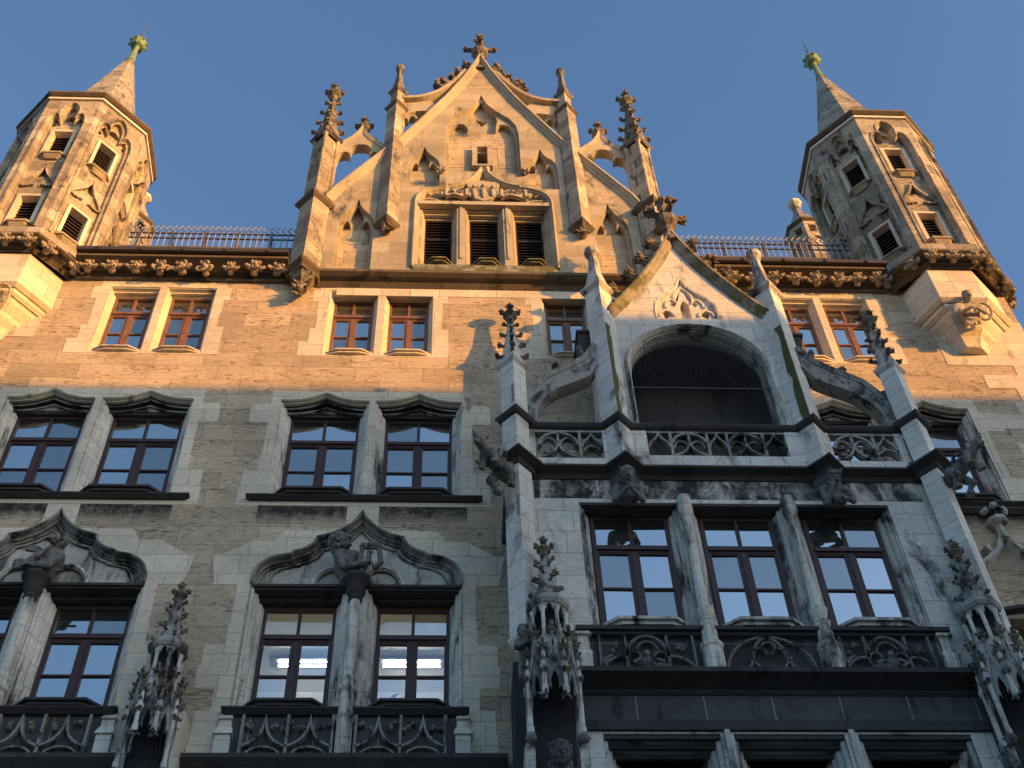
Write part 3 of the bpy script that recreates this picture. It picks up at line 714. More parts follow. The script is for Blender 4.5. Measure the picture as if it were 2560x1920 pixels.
for k in range(4):
    a = k*math.pi/2
    m.tube([(GC+.1*math.cos(a), .05+.1*math.sin(a), 42.42), (GC+.34*math.cos(a), .05+.34*math.sin(a), 42.50)], [.09, .07], 6)
    m.crocket((GC+.26*math.cos(a), .05+.26*math.sin(a), 42.46), (math.cos(a), math.sin(a), .05), .36)
for k in range(4):
    a = k*math.pi/2+.4; m.crocket((GC+.05*math.cos(a), .05+.05*math.sin(a), 42.98), (math.cos(a)*.5, math.sin(a)*.5, .8), .26)
m.blob((GC, .05, 43.2), (.13, .13, .22), 1, .2); m.spike((GC, .05, 43.25), (0, 0, 1), .45, .12)
m.build('finial', 'crocket', GB)
# piers
def spire4(parent, x, y, r, z0, z1, crk, fin, n=4, rot=0, mat='weather', cap=True, csz=.24, gablets=False, fr=None):
    m = M()
    if cap: m.lathe(x, y, [(r*1.05, z0-.10), (r*1.38, z0-.02), (r*1.38, z0+.05), (r*1.0, z0+.14)], n, rot)
    zt = z1-fin
    m.lathe(x, y, [(r*.98, z0+.02), (r*.80, z0+(zt-z0)*.25), (r*.22, zt)], n, rot)
    if gablets:
        for k in range(4):
            a = rot+math.pi/4+k*math.pi/2; nx, ny = math.cos(a), math.sin(a); ti = Matrix(((-ny, nx*1., 0), (nx, ny*1., 0), (0, 0, 1)))
            g_ = M(); hw = r*.78; T_ = Matrix.Translation((x, y, z0)) @ Matrix(((-ny, -nx, 0, 0), (nx, -ny, 0, 0), (0, 0, 1, 0), (0, 0, 0, 1)))
            g_.T = T_; g_.prism(ogee(-hw, hw, -.1, r*2.3, 6), -r*.86, -r*.2); m.v, off = m.v, len(m.v); m.f += [tuple(i+off for i in f_) for f_ in g_.f]; m.v += g_.v
    o = m.build('pinnacle', mat, parent)
    if crk:
        m = M(True)
        for k in range(crk):
            t_ = (k+.6)/crk; zz = z0+.1+(zt-z0-.1)*t_; rr = r*(.95-.72*t_)
            for q in range(n):
                a = rot+q*2*math.pi/n; m.crocket((x+rr*math.cos(a), y+rr*math.sin(a), zz), (math.cos(a), math.sin(a), .15), csz*(1.1-.35*t_))
        build_each(m, 'crocket', 'crocket', o)
    m = M().finial(x, y, zt-.03, fin+.03, rot, fr or fin*.36); m.build('finial', 'crocket', o)
    return o
def knobspire(parent, x, y, r, z0, z1, n=4, rot=0, mat='weather'):
    m = M(); m.lathe(x, y, [(r*1.05, z0-.10), (r*1.42, z0-.02), (r*1.42, z0+.05), (r*.95, z0+.22), (r*.55, z0+(z1-z0)*.42), (r*.36, z1-.32)], n, rot)
    m.lathe(x, y, [(r*.34, z1-.36), (r*.62, z1-.28), (r*.66, z1-.14), (r*.45, z1-.05), (r*.15, z1)], 8)
    return m.build('pinnacle', mat, parent)
for s_ in (-1, 1):
    px = GC+s_*4.24
    m = M(); m.lathe(px, -.18, [(.36, 28.95), (.36, 32.1)], 4, 0); m.lathe(px, -.1, [(.30, 32.3), (.30, 35.75)], 4, 0); m.box(px-.12, px+.12, 0, .35, 29, 35.6)
    for a in (0, math.pi/2, math.pi, 3*math.pi/2): m.lathe(px+.30*math.cos(a), -.1+.30*math.sin(a), [(.045, 32.4), (.045, 35.5), (.08, 35.6), (.08, 35.7)], 6)
    m.build('pier', 'tower', GB)
    m = M(); m.lathe(px, -.18, [(.38, 31.98), (.50, 32.06), (.52, 32.14), (.34, 32.36)], 4, 0); m.build('pier_cap', 'cornice', GB)
    spire4(GB, px, -.1, .33, 35.75, 39.3, 4, .95, gablets=True, csz=.25, mat='weather', fr=.34)
    # leaf creature corbel
    m = M(); m.lathe(px, -.16, [(.04, 28.0), (.12, 28.2), (.18, 28.45), (.34, 28.72)], 6)
    for k in range(14): m.spike((px+random.uniform(-.1, .1), -.2, 28.2+random.uniform(-.2, .25)), (random.uniform(-1, 1), -.8, random.uniform(-1, .4)), .26, .07)
    m.blob((px, -.34, 28.05), (.10, .12, .10), 1, .2)
    m.build('leaf_corbel', 'crocket', GB)
    qx = GC+s_*2.41
    m = M(); m.lathe(qx, -.16, [(.26, 31.25), (.26, 37.7)], 4, 0); m.lathe(qx, -.13, [(.20, 37.9), (.20, 38.8)], 4, 0); m.box(qx-.1, qx+.1, -.05, .35, 31.3, 38.7)
    m.build('pier', 'tower', GB)
    m = M().mark(); m.lathe(qx, -.16, [(.27, 37.62), (.35, 37.7), (.35, 37.78), (.2, 37.98)], 4, 0); m.mark(); m.lathe(qx, -.16, [(.2, 31.05), (.34, 31.2), (.34, 31.27), (.26, 31.3)], 4, 0); build_each(m, 'pier_cap', 'cornice', GB)
    knobspire(GB, qx, -.13, .21, 38.85, 40.75)
    m = M()
    for k in range(14): m.spike((qx+random.uniform(-.08, .08), -.22, 30.9+random.uniform(-.12, .1)), (random.uniform(-1, 1), -.7, random.uniform(-1, .4)), .22, .06)
    m.blob((qx, -.22, 30.9), (.14, .14, .17), 1, .25); m.build('leaf_corbel', 'crocket', GB)
    # open ogee arch between piers
    x0, x1 = (px+.24, qx-.2) if s_ < 0 else (qx+.2, px-.24)
    xm = (x0+x1)/2
    outer_ = ogee(x0-.02, x1+.02, 35.05, 36.75, 7); inner_ = foil(x0+.07, x1-.07, 34.95, .85)
    m = M(); m.prism(outer_+[(x1+.02, 34.6), (x1-.07, 34.6)]+list(reversed(inner_))+[(x0+.07, 34.6), (x0-.02, 34.6)], -.02, .26)
    m.sweep(outer_, [(-.07, -.08), (-.07, .32), (.03, .32), (.05, -.04)])
    m.box(x0-.04, x0+.07, -.02, .26, 32.6, 34.62); m.box(x1-.07, x1+.04, -.02, .26, 33.4, 34.62)
    m.build('open_arch', 'lime2', GB)
    m = M(True)
    for t_ in (2, 4, 9, 11): x, z = outer_[t_]; d_ = -1 if t_ < 7 else 1; m.crocket((x+d_*.04, .12, z+.08), (d_*.8, 0, .5), .24)
    build_each(m, 'crocket', 'crocket', GB)
    m = M().finial(xm, .12, 36.6, 1.1, 0, .32); m.build('finial', 'crocket', GB)

# ================================================================== OCTAGONAL TOWERS
def tower(name, tx, label, side):
    TW = thing(name, label, 'tower', (tx, TCY, 28.7))
    kk = .41421
    def octp(a): return [(tx+a*u, TCY+a*v) for u, v in ((kk, -1), (1, -kk), (1, kk), (kk, 1), (-kk, 1), (-1, kk), (-1, -kk), (-kk, -1))]
    z0, z1 = 29.05, 36.35; A = TA; k1, k2, k3 = M(), M(), M()
    mats = [Matrix.Translation((tx, TCY, 0)) @ Matrix.Rotation(R(45*i), 4, 'Z') for i in range(8)]
    for T_ in mats:
        k1.T = k2.T = k3.T = T_
        hw = .50
        k1.prism([(-hw, 29.5), *foil(-hw, hw, 34.75, 1.15, .05), (hw, 29.5)], -2.2, -A+.20)
        k2.box(-.24, .24, -2.2, -A+.55, 33.35, 34.6); k2.box(-.24, .24, -2.2, -A+.55, 29.95, 31.2)
        k3.prism(rnd(-.17, .17, 35.25, .30, 8), -2.2, -A+.45)
        for q in (-1, 1): k3.prism([(q*.38+u*.09, 35.02+v*.09) for u, v in ((0, -1), (.9, 0), (0, 1), (-.9, 0))], -2.2, -A+.4)
        k3.prism([(0, 32.75), (.12, 32.35), (.2, 32.15), (0, 32.22), (-.2, 32.15), (-.12, 32.35)], -2.2, -A+.30)
    core = M().prismz(octp(A), z0, z1)
    core.build('tower_shaft', 'tower', TW, cuts=[k1, k2, k3])
    m = M()
    for T_ in mats:
        m.T = T_
        y = -A+.20; hw = .5
        m.sweep([(-hw, 29.5), *foil(-hw, hw, 34.75, 1.15, .05), (hw, 29.5)], [(-.05, -A-.0), (-.05, -A-.03), (.0, -A-.035), (.02, -A+.06), (.07, -A+.09), (.07, y), (0, y)])
        for zz in (33.35, 29.95):
            m2 = M(); m3 = M(); m4 = M(); m2.T = m3.T = m4.T = T_
            m2.sweep([(-.24, zz), (-.24, zz+1.25), (.24, zz+1.25), (.24, zz)], [(-.09, y+.01), (-.09, y-.05), (.0, y-.05), (.02, y+.2)], pclosed=False)
            m3.prismz([(-.36, y+.05), (.36, y+.05), (.36, y-.02), (.22, y-.15), (-.22, y-.15), (-.36, y-.02)], zz-.10, zz-.02)
            m3.prismz([(-.28, y+.05), (.28, y+.05), (.14, y-.06), (-.14, y-.06)], zz-.26, zz-.101, [(-.34, y+.05), (.34, y+.05), (.20, y-.13), (-.20, y-.13)])
            for i in range(9):
                z = zz+.05+i*.135
                m4.add([(-.23, y+.10, z), (.23, y+.10, z), (.23, y+.20, z+.07), (-.23, y+.20, z+.07), (-.23, y+.10, z+.03), (.23, y+.10, z+.03), (.23, y+.20, z+.10), (-.23, y+.20, z+.10)],
                       [(0,3,2,1),(4,5,6,7),(0,1,5,4),(1,2,6,5),(2,3,7,6),(3,0,4,7)])
            m4.box(-.24, .24, y+.22, y+.24, zz+.01, zz+1.24)
            wf = m2.build('louvre_window', 'limeplain', TW); m3.build('sill', 'weather2', wf); m4.build('louvre', 'louvre', wf)
        for q in (-1, 1):
            m.sweep(bez((q*.42, 31.75), (q*.35, 32.05), (q*.12, 32.1), (0, 32.75), 6), [(-.03, y-.08), (.03, y-.08), (.03, y), (-.03, y)])
            m.sweep(bez((q*.42, 31.75), (q*.25, 31.6), (q*.2, 31.8), (q*.08, 31.75), 4), [(-.025, y-.07), (.025, y-.07), (.025, y), (-.025, y)])
    m.build('tracery_moulding', 'tower', TW)
    def ring(prof, nm, mat):
        mm = M(); mm.sweep([p for p in octp(1.0)] if False else octp(A), prof, 'xy', closed=True); return mm.build(nm, mat, TW)
    # octp runs counter-clockwise seen from above, so offset outward is +
    ring([(0, 36.12), (.05, 36.12), (.05, 36.22), (-.02, 36.24)], 'eaves_moulding', 'limeplain')
    ring([(-.6, 36.32), (.04, 36.32), (.12, 36.38), (.12, 36.46), (-.6, 36.6)], 'eaves', 'cornice')
    c = ring([(-.20, 28.70), (-.24, 28.74), (-.24, 28.79), (-.18, 28.84), (-.14, 28.87), (-.17, 28.92), (-.05, 28.97), (-.08, 29.0), (.02, 29.02), (.08, 29.05), (.08, 29.12), (-.5, 29.16)], 'base_cornice', 'cornice')
    for i in range(8):
        for q in (-.5, 0, .5) if i in (0,) else (-.38, .38):
            a = R(45*i); ux, uy = math.cos(a), math.sin(a); nx, ny = math.sin(a), -math.cos(a)
            o = BOSS.copy(); COL.objects.link(o); o.parent = c; rr = A-.14
            o.location = (tx+ux*q+nx*rr, TCY+uy*q+ny*rr, 28.93); o.rotation_euler = (0, 0, a)
    # spire
    m = M(); n8 = math.pi/8
    m.lathe(tx, TCY, [(1.42, 36.45), (1.30, 36.7), (.78, 39.3), (.15, 42.45), (.12, 42.6)], 8, n8); m.build('spire', 'spire', TW)
    m = M()
    for k in range(8):
        a = k*math.pi/4; m.add([(tx+math.cos(a)*1.1+(-math.sin(a))*q*.1, TCY+math.sin(a)*1.1+math.cos(a)*q*.1, z) for q, z in ((-1, 37.2), (1, 37.2), (0, 37.5))]+[(tx+math.cos(a)*.85, TCY+math.sin(a)*.85, 37.5)], [(0, 1, 2), (1, 3, 2), (0, 2, 3), (0, 3, 1)])
    m.build('spire_dormer', 'cornice', TW)
    m = M(); m.lathe(tx, TCY, [(.17, 42.45), (.12, 42.7), (.07, 43.5), (.09, 43.62), (.06, 43.66)], 10)
    m.lathe(tx, TCY, [(.06, 43.6), (.20, 43.68), (.27, 43.84), (.27, 43.92), (.20, 44.08), (.07, 44.16), (.04, 44.4)], 10)
    for k in range(8): a = k*.7854; m.blob((tx+.27*math.cos(a), TCY+.27*math.sin(a), 43.88), .06, 1, .1)
    m.build('spire_finial', 'copper', TW, smooth=False)
    m = M(); m.tube([(tx, TCY, 44.3), (tx, TCY, 44.9), (tx, TCY, 45.6)], [.03, .022, .006], 6); m.blob((tx, TCY, 44.62), .04, 1); m.build('lightning_rod', 'metal', TW)
    # corbelled oriel below: half octagon
    fx0, fx1 = (11.12, 12.18) if side > 0 else (-10.55, -9.50)
    w0, w1 = (10.98-.28, 12.95) if side > 0 else (-11.3, -8.87)
    p_ = .72
    top = [(w0-.0, 0.3), (w0, 0), (fx0, -p_), (fx1, -p_), (w1, 0), (w1, .3)]
    if side > 0: w1b = 12.95
    m = M(); m.prismz(top, 27.55, 28.72); m.build('oriel', 'lime', TW)
    m = M()
    m.sweep(top[1:-1], [(-.1, 27.40), (-.04, 27.40), (.05, 27.48), (.05, 27.56), (-.1, 27.60)], 'xy')
    m.sweep(top[1:-1], [(-.3, 27.22), (-.14, 27.22), (-.08, 27.30), (-.08, 27.39), (-.3, 27.40)], 'xy')
    m.build('oriel_moulding', 'lime', TW)
    cxp = (fx0+fx1)/2
    m = M(); sc = lambda f_, zz: [(cxp+(x-cxp)*f_, (y*f_ if y < 0 else y), zz) for x, y in top]
    m.loft([sc(.30, 26.3), sc(.42, 26.6), sc(.55, 26.75), sc(.56, 26.9), sc(.74, 27.1), sc(.80, 27.25)])
    m.build('oriel_corbel', 'lime', TW)
    m = M()
    if side > 0: m.box(11.0, 13.155, -.012, .05, 25.9, 27.6); quoins(m, 13.152, -1, 15.2, 25.9, .47, [.9, 1.5, .7, 1.9, 1.1], -.010)
    else: m.box(-12., -9.02, -.012, .05, 26.45, 28.75); m.box(-12, -9.75, -.011, .05, 25.8, 26.45)
    m.build('corner_stones', 'lime', TW)
    return TW
tower('octagonal_tower', TXL, 'sunlit octagonal corner tower with stone spire at the left end of the roof', -1)
tower('octagonal_tower', TXR, 'octagonal corner tower with half shaded facets at the right end of the roof', 1)

# small distant stair turrets
def turret(x, y, z0, z1, r, label):
    TR = thing('stair_turret', label, 'turret', (x, y, z0), 'small stair turrets behind the roof railing')
    n8 = math.pi/8
    c = M()
    for k in range(8): c.T = Matrix.Translation((x, y, 0)) @ Matrix.Rotation(R(45*k), 4, 'Z'); c.box(-.12, .12, -r*1.2, -r+.25, z1-1.45, z1-1.05)
    M().lathe(x, y, [(r, z0), (r, z1-.75)], 8, n8).build('turret_shaft', 'tower', TR, cuts=[c])
    m = M()
    for k in range(8): m.T = Matrix.Translation((x, y, 0)) @ Matrix.Rotation(R(45*k), 4, 'Z'); m.sweep(rnd(-.2, .2, z1-2.0, .25, 8), [(-.03, -r*.924-.05), (.03, -r*.924-.05), (.03, -r*.924+.02), (-.03, -r*.924+.02)])
    m.build('blind_arch', 'tower', TR)
    M().lathe(x, y, [(r, z1-.85), (r*1.14, z1-.78), (r*1.14, z1-.70), (r*.9, z1-.62)], 8, n8).build('eaves', 'cornice', TR)
    M().lathe(x, y, [(r*.95, z1-.68), (.20, z1+.45), (.13, z1+.75), (.11, z1+1.1)], 8, n8).build('turret_spire', 'spire', TR)
    M().lathe(x, y, [(.10, z1+1.0), (.22, z1+1.1), (.24, z1+1.22), (.12, z1+1.32), (.05, z1+1.4)], 8, n8).build('finial', 'limeplain', TR)
turret(11.10, 4.2, 29.2, 39.3, .62, 'small stone turret peeping out left of the half shaded tower')
turret(-9.62, 4.2, 29.2, 38.9, .62, 'small stone turret peeping out right of the sunlit tower')

# roof railings with wavy pickets
def railing(x0, x1, y, z0, label):
    RL = thing('roof_railing', label, 'railing', ((x0+x1)/2, y, z0), 'wavy topped railings along the gutter')
    m = M()
    for z in (z0+.12, z0+.62, z0+.85): m.box(x0, x1, y-.018, y+.018, z-.015, z+.015)
    m.build('rail', 'metal', RL)
    n_ = int((x1-x0)/.145); pk = None; cx_ = (x0+x1)/2
    for i in range(n_+1):
        x = x0+(x1-x0)*i/n_
        if pk is None:
            m = M(); pts = [(0, 0, 0), (0, 0, .85)]+[(.045*math.sin(t_*6.283/6), 0, .85+t_*.045) for t_ in range(1, 9)]
            m.tube(pts, .017, 5); pk = m.build('picket', 'pale', RL); o = pk
        else: o = pk.copy(); COL.objects.link(o); o.parent = RL
        o.location = (x-cx_, 0, 0)
    st = None
    for i in range(5):
        x = x0+(x1-x0)*(i+.3)/5
        m = M(); m.tube([(x, y, z0+.95), (x+.02, y+.5, z0)], .02, 5); m.box(x-.02, x+.02, y-.02, y+.02, z0, z0+.95); m.build('stay', 'metal', RL)
railing(-7.9, -3.85, .25, 30.5, 'wavy topped metal railing between the sunlit tower and the gable')
railing(5.55, 10.6, .25, 30.5, 'wavy topped metal railing between the gable and the half shaded tower')
m = M(); 
for x0, x1 in ((-8.0, -3.8), (5.5, 10.7)): m.mark().box(x0, x1, .1, 1.4, 28.9, 30.5)
build_each(m, 'parapet', 'cornice', TH)
for x0, x1, lb in ((-6.25, -5.2, 'dark slatted vent box behind the railing left of the gable'), (6.5, 7.25, 'dark slatted vent box behind the railing right of the gable')):
    VB = thing('roof_vent', lb, 'vent', ((x0+x1)/2, 1.6, 30.5), 'vent boxes on the roof')
    m = M(); m.box(x0, x1, 1.3, 1.9, 31.85, 31.95); m.box(x0+.03, x1-.03, 1.33, 1.87, 30, 31.1)
    for x in (x0+.05, x1-.1): m.box(x, x+.05, 1.4, 1.8, 31.1, 31.85)
    m.build('housing', 'zinc', VB); m = M()
    for k in range(6): m.box(x0+.1, x1-.1, 1.36, 1.84, 31.2+k*.11, 31.24+k*.11)
    m.build('slats', 'louvre', VB)

# ================================================================== BAY (oriel with loggia and gable)
BY = thing('bay', 'projecting stone bay with balcony, arched netted loggia and crocketed gable', 'bay', (4.95, -1.6, 0))
BW = -1.6
lt3 = [(2.28, 4.02), (4.18, 5.84), (6.00, 7.70)]
ca = M()
for x0, x1 in lt3: ca.box(x0, x1, -2.2, -.7, 16.45, 19.46); ca.box(x0+.02, x1-.02, -2.2, -.7, 11.2, 14.46)
m = M().box(1.26, 8.64, BW, -1.0, 0, 20.06); m.build('wall', 'bay', BY, cuts=[ca])
m = M()
for x0, x1 in ((1.26, 1.7), (8.2, 8.64)): m.box(x0, x1, -1.0, -.002, 0, 20.06)
m.box(1.7, 8.2, -1.0, -.002, 19.8, 20.06); m.build('side_wall', 'bay', BY)
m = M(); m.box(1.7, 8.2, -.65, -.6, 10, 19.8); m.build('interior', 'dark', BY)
m = M(); m.box(1.52, 8.38, BW-.006, BW+.03, 19.56, 20.06); m.build('stained_band', 'bayband', BY)
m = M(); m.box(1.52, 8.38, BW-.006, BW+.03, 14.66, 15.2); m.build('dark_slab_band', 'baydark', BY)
# piers
for x in (1.24, 8.66):
    m = M(); m.lathe(x, -1.75, [(.245, 16.1), (.245, 20.1), (.245, 23.2)], 4, 0); m.box(x-.12, x+.12, -1.7, -1.3, 20.3, 21.5); m.build('pier', 'bay', BY)
    m = M(); m.lathe(x, -1.75, [(.10, 15.75), (.2, 15.95), (.28, 16.08), (.28, 16.12)], 4, 0); m.build('pier_foot', 'limesoot', BY)
    spire4(BY, x, -1.75, .235, 23.2, 25.38, 4, .62, csz=.19, mat='carvesoot', fr=.25)
    m = M(); m.box(x-.16, x+.06 if x < 4 else x+.16, -.95, -.02, 0, 16.4); m.build('dark_shaft', 'black', BY)
for x, s_ in ((3.14, 1), (6.76, -1)):
    m = M(); m.lathe(x, -1.58, [(.28, 20.1), (.28, 26.15)], 4, 0); m.build('pier', 'bay', BY)
    m = M(); a_, b_ = .010, .115; e_ = .008
    pl = [(x+s_*(a_+e_), -1.86+a_-e_), (x+s_*(b_+e_), -1.86+b_-e_), (x+s_*(b_-.02), -1.86+b_+.02), (x+s_*(a_-.02), -1.86+a_+.02)]
    zz = [21.66+.25*k for k in range(13)]; m.loft([[(px_+(s_*o, o)[0]*.0+s_*o*q_, py_+o*q_, z) for (px_, py_), q_ in zip(pl, (0, 1, 1, 0))] for z, o in ((z, random.uniform(-.035, .025)) for z in zz)])
    m.build('mossy_edge', 'mossgreen', BY)
    knobspire(BY, x, -1.58, .27, 26.15, 27.95, mat='carvesoot')
    m = M(); m.lathe(x, -1.62, [(.10, 19.62), (.14, 19.66), (.27, 19.80), (.27, 20.08)], 4, 0); m.build('bust_bracket', 'baydark', BY)
    sx = x-s_*.27
    m = M(); m.prismz([(sx-.18, -1.4), (sx+.18, -1.4), (sx+.18, -.9), (sx-.18, -.9)], 24.3, 24.8, [(sx-.24, -1.46), (sx+.24, -1.46), (sx+.24, -.85), (sx-.24, -.85)])
    m.box(sx-.27, sx+.27, -1.5, -.8, 24.8, 24.88); m.build('kneeler', 'black', BY)
# zigzag cornice and rail
def zig(d): return [(1.26, 0), (1.26, -1.48), (1.0, -1.75), (1.24, -1.99), (1.5, -1.73), (1.5, BW), (2.88, BW), (3.14, -1.86), (3.40, BW), (6.50, BW), (6.76, -1.86), (7.02, BW), (8.40, BW), (8.40, -1.73), (8.66, -1.99), (8.90, -1.75), (8.64, -1.48), (8.64, 0)]
m = M(); m.sweep(zig(0), [(-.05, 20.04), (.03, 20.04), (.06, 20.08), (.02, 20.12), (.05, 20.16), (.14, 20.20), (.19, 20.22), (.19, 20.27), (-.05, 20.34)], 'xy'); m.build('balcony_cornice', 'black', BY)
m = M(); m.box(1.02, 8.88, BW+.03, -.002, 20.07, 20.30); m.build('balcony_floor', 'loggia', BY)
m = M(); m.sweep(zig(0), [(-.05, 21.45), (.03, 21.45), (.07, 21.48), (.10, 21.53), (.10, 21.565), (.02, 21.62), (-.05, 21.62)], 'xy')
m.box(3.5, 6.4, BW-.02, BW+.18, 21.44, 21.5); m.build('balcony_rail', 'black', BY)
m = M(); m.box(1.55, 2.9, BW-.03, BW+.15, 20.33, 20.62); m.box(7.0, 8.36, BW-.03, BW+.15, 20.33, 20.62); m.box(3.42, 6.48, BW-.03, BW+.15, 20.33, 20.72)
for x0, x1 in ((3.36, 3.66), (6.24, 6.54), (1.46, 1.6), (2.84, 2.9), (7.0, 7.06), (8.3, 8.44)): m.box(x0, x1, BW-.028, BW+.148, 20.6, 21.43)
m.build('parapet_base', 'bay', BY)
m = M(); B_ = (BW-.02, BW+.13)
def bar(pts, wdt=.026, yy=None): m.sweep(pts, [(-wdt, (yy or B_)[0]), (wdt, (yy or B_)[0]), (wdt, (yy or B_)[1]), (-wdt, (yy or B_)[1])])
for x in (4.10, 4.78, 5.15, 5.82): m.box(x-.025, x+.025, B_[0], B_[1], 20.72, 21.43)
m.box(3.66, 6.24, B_[0]+.002, B_[1], 21.38, 21.43)
for x0, x1 in ((4.10, 4.78), (5.15, 5.82)):
    xc = (x0+x1)/2; l = bez((x0, 20.74), (x0+.2, 20.80), (xc-.03, 20.92), (xc, 21.12), 6); bar(l+[(2*xc-x, z) for x, z in reversed(l[:-1])], .02)
    bar(rnd(x0+.03, x1-.03, 21.10, .27, 12), .022); bar([(xc, 21.12), (xc, 21.38)], .018)
    bar(rnd(x0+.06, xc-.02, 21.0, .2, 7), .014, (BW+.02, BW+.1)); bar(rnd(xc+.02, x1-.06, 21.0, .2, 7), .014, (BW+.02, BW+.1))
for x0, x1 in ((3.66, 4.10), (4.78, 5.15), (5.82, 6.24)):
    xc = (x0+x1)/2; bar(ogee(x0+.03, x1-.03, 20.98, 21.38, 5), .016)
for x0, x1, nx0, nx1 in ((1.62, 2.42, 2.42, 2.84), (7.08, 7.88, 7.88, 8.30)):
    xc = (x0+x1)/2; l = bez((x0, 20.66), (x0+.25, 20.72), (xc-.03, 20.85), (xc, 21.08), 6); bar(l+[(2*xc-x, z) for x, z in reversed(l[:-1])], .022)
    bar(rnd(x0+.04, x1-.04, 21.0, .36, 14), .022); bar([(xc, 21.08), (xc, 21.40)], .02)
    for q in (-1, 1): bar(rnd(xc+q*.18-.14, xc+q*.18+.14, 21.05, .2, 8), .016, (BW+.02, BW+.12)); m.blob((xc+q*.2, BW+.06, 20.86), (.10, .05, .06), 1, .3); m.blob((xc+q*.12, BW+.05, 20.97), (.05, .05, .05), 1, .3)
    m.box(nx0-.025, nx0+.025, B_[0], B_[1], 20.62, 21.43); bar(ogee(nx0+.03, nx1-.03, 20.95, 21.36, 5), .018); bar(rnd(nx0+.06, nx1-.06, 20.85, .12, 5), .014)
    m.box(x0-.03, nx1+.03, B_[0]+.002, B_[1], 21.37, 21.43)
m.build('balcony_tracery', 'tracery2', BY)
# gable wall over the loggia
rk = [(3.22, 25.12), (3.69, 25.81), (4.15, 26.57), (4.55, 27.35), (4.84, 28.05)]
rk_all = rk+[(4.97, 28.45)]+[(9.94-x, z) for x, z in reversed(rk)]
ar = rnd(3.55, 6.33, 23.52, 1.40, 22)
k1 = M().prism([(3.55, 21.0), *ar, (6.33, 21.0)], -2.2, -.5)
k2 = M().prism([(4.32, 25.22), *ogee(4.32, 5.60, 25.5, 26.75, 6), (5.60, 25.22)], -2.2, BW+.09)
k3 = M(); k3.prism([(4.86, 25.24), (4.86, 25.85), (4.96, 26.0), (5.06, 25.85), (5.06, 25.24)], -2.2, -1.3)
for q in (-1, 1):
    k3.prism([(4.96+q*.46, 25.30), (4.96+q*.30, 25.42), (4.96+q*.36, 25.60), (4.96+q*.5, 25.62)], -2.2, BW+.25); k3.prism([(4.96+q*.22, 25.75), (4.96+q*.10, 26.05), (4.96+q*.02, 26.4), (4.96+q*.14, 26.1), (4.96+q*.30, 25.85)], -2.2, BW+.25)
m = M().prism([(3.12, 21.4), (3.12, 25.1)]+rk_all+[(6.80, 25.1), (6.80, 21.4)], BW+.02, -1.1)
m.build('gable_wall', 'bay', BY, cuts=[k1, k2, k3])
m = M(); jamb(m, [(3.55, 21.5), *ar, (6.33, 21.5)], BW+.015, .34, .09)
m.sweep([(3.55, 21.6), *ar, (6.33, 21.6)], [(-.08, BW+.02), (-.07, BW-.03), (-.02, BW-.05), (.01, BW+.02)])
m.build('arch_moulding', 'limesoot', BY)
m = M(); bar2 = [(-.02, BW+.05), (.02, BW+.05), (.028, BW+.09), (-.028, BW+.09)]
m.sweep([(4.32, 25.24), *ogee(4.32, 5.60, 25.5, 26.75, 6), (5.60, 25.24)], [(-.04, BW+.02), (-.03, BW-.0), (.01, BW+.01), (.02, BW+.09), (-.02, BW+.09)])
m.sweep(foil(4.55, 5.37, 25.7, .62, .25), bar2)
for q in (-1, 1): m.sweep(rnd(4.96+q*.42-.16, 4.96+q*.42+.16, 25.38, .2, 7), bar2)
m.build('blind_tracery', 'bay', BY)
m = M(); m.sweep(rk_all, [(.12, BW+.02), (.11, BW-.02), (.05, BW-.05), (.03, BW-.08), (-.03, BW-.10), (-.05, BW-.15), (-.10, BW-.14), (-.13, BW+.05), (-.13, -.05), (-.04, -.05), (.0, BW+.3)]); m.build('gable_coping', 'mosscop', BY)
m = M(True)
for (a, z) in ((3.35, 25.5), (3.72, 26.05), (4.12, 26.75), (4.42, 27.35), (4.72, 28.0)):
    for x, s_ in ((a, -1), (9.94-a, 1)):
        m.crocket((x+s_*.05, BW+.05, z+.04), (s_*.85, -.1, .5), .46)
        for k in range(4): m.spike((x+s_*.22, BW+.05, z+.18), (random.uniform(-1, 1), random.uniform(-.8, .8), random.uniform(-.6, 1)), .24, .07)
build_each(m, 'crocket', 'crocket', BY)
m = M(); m.lathe(4.97, BW+.02, [(.20, 28.2), (.14, 28.6), (.12, 28.9), (.25, 29.04), (.28, 29.2), (.17, 29.26), (.12, 29.34), (.10, 29.95)], 8)
for k in range(4):
    a = k*math.pi/2+.25; x_, y_ = math.cos(a), math.sin(a)
    m.tube([(4.97+.1*x_, BW+.02+.1*y_, 29.34), (4.97+.30*x_, BW+.02+.30*y_, 29.42)], [.09, .07], 6)
    m.crocket((4.97+.24*x_, BW+.02+.24*y_, 29.38), (x_, y_, .05), .40); m.crocket((4.97+.06*x_, BW+.02+.06*y_, 29.86), (x_*.5, y_*.5, .8), .28)
m.blob((4.97, BW+.02, 30.02), (.14, .14, .20), 1, .2); m.spike((4.97, BW+.02, 30.05), (0, 0, 1), .4, .12)
m.build('finial', 'crocket', BY)
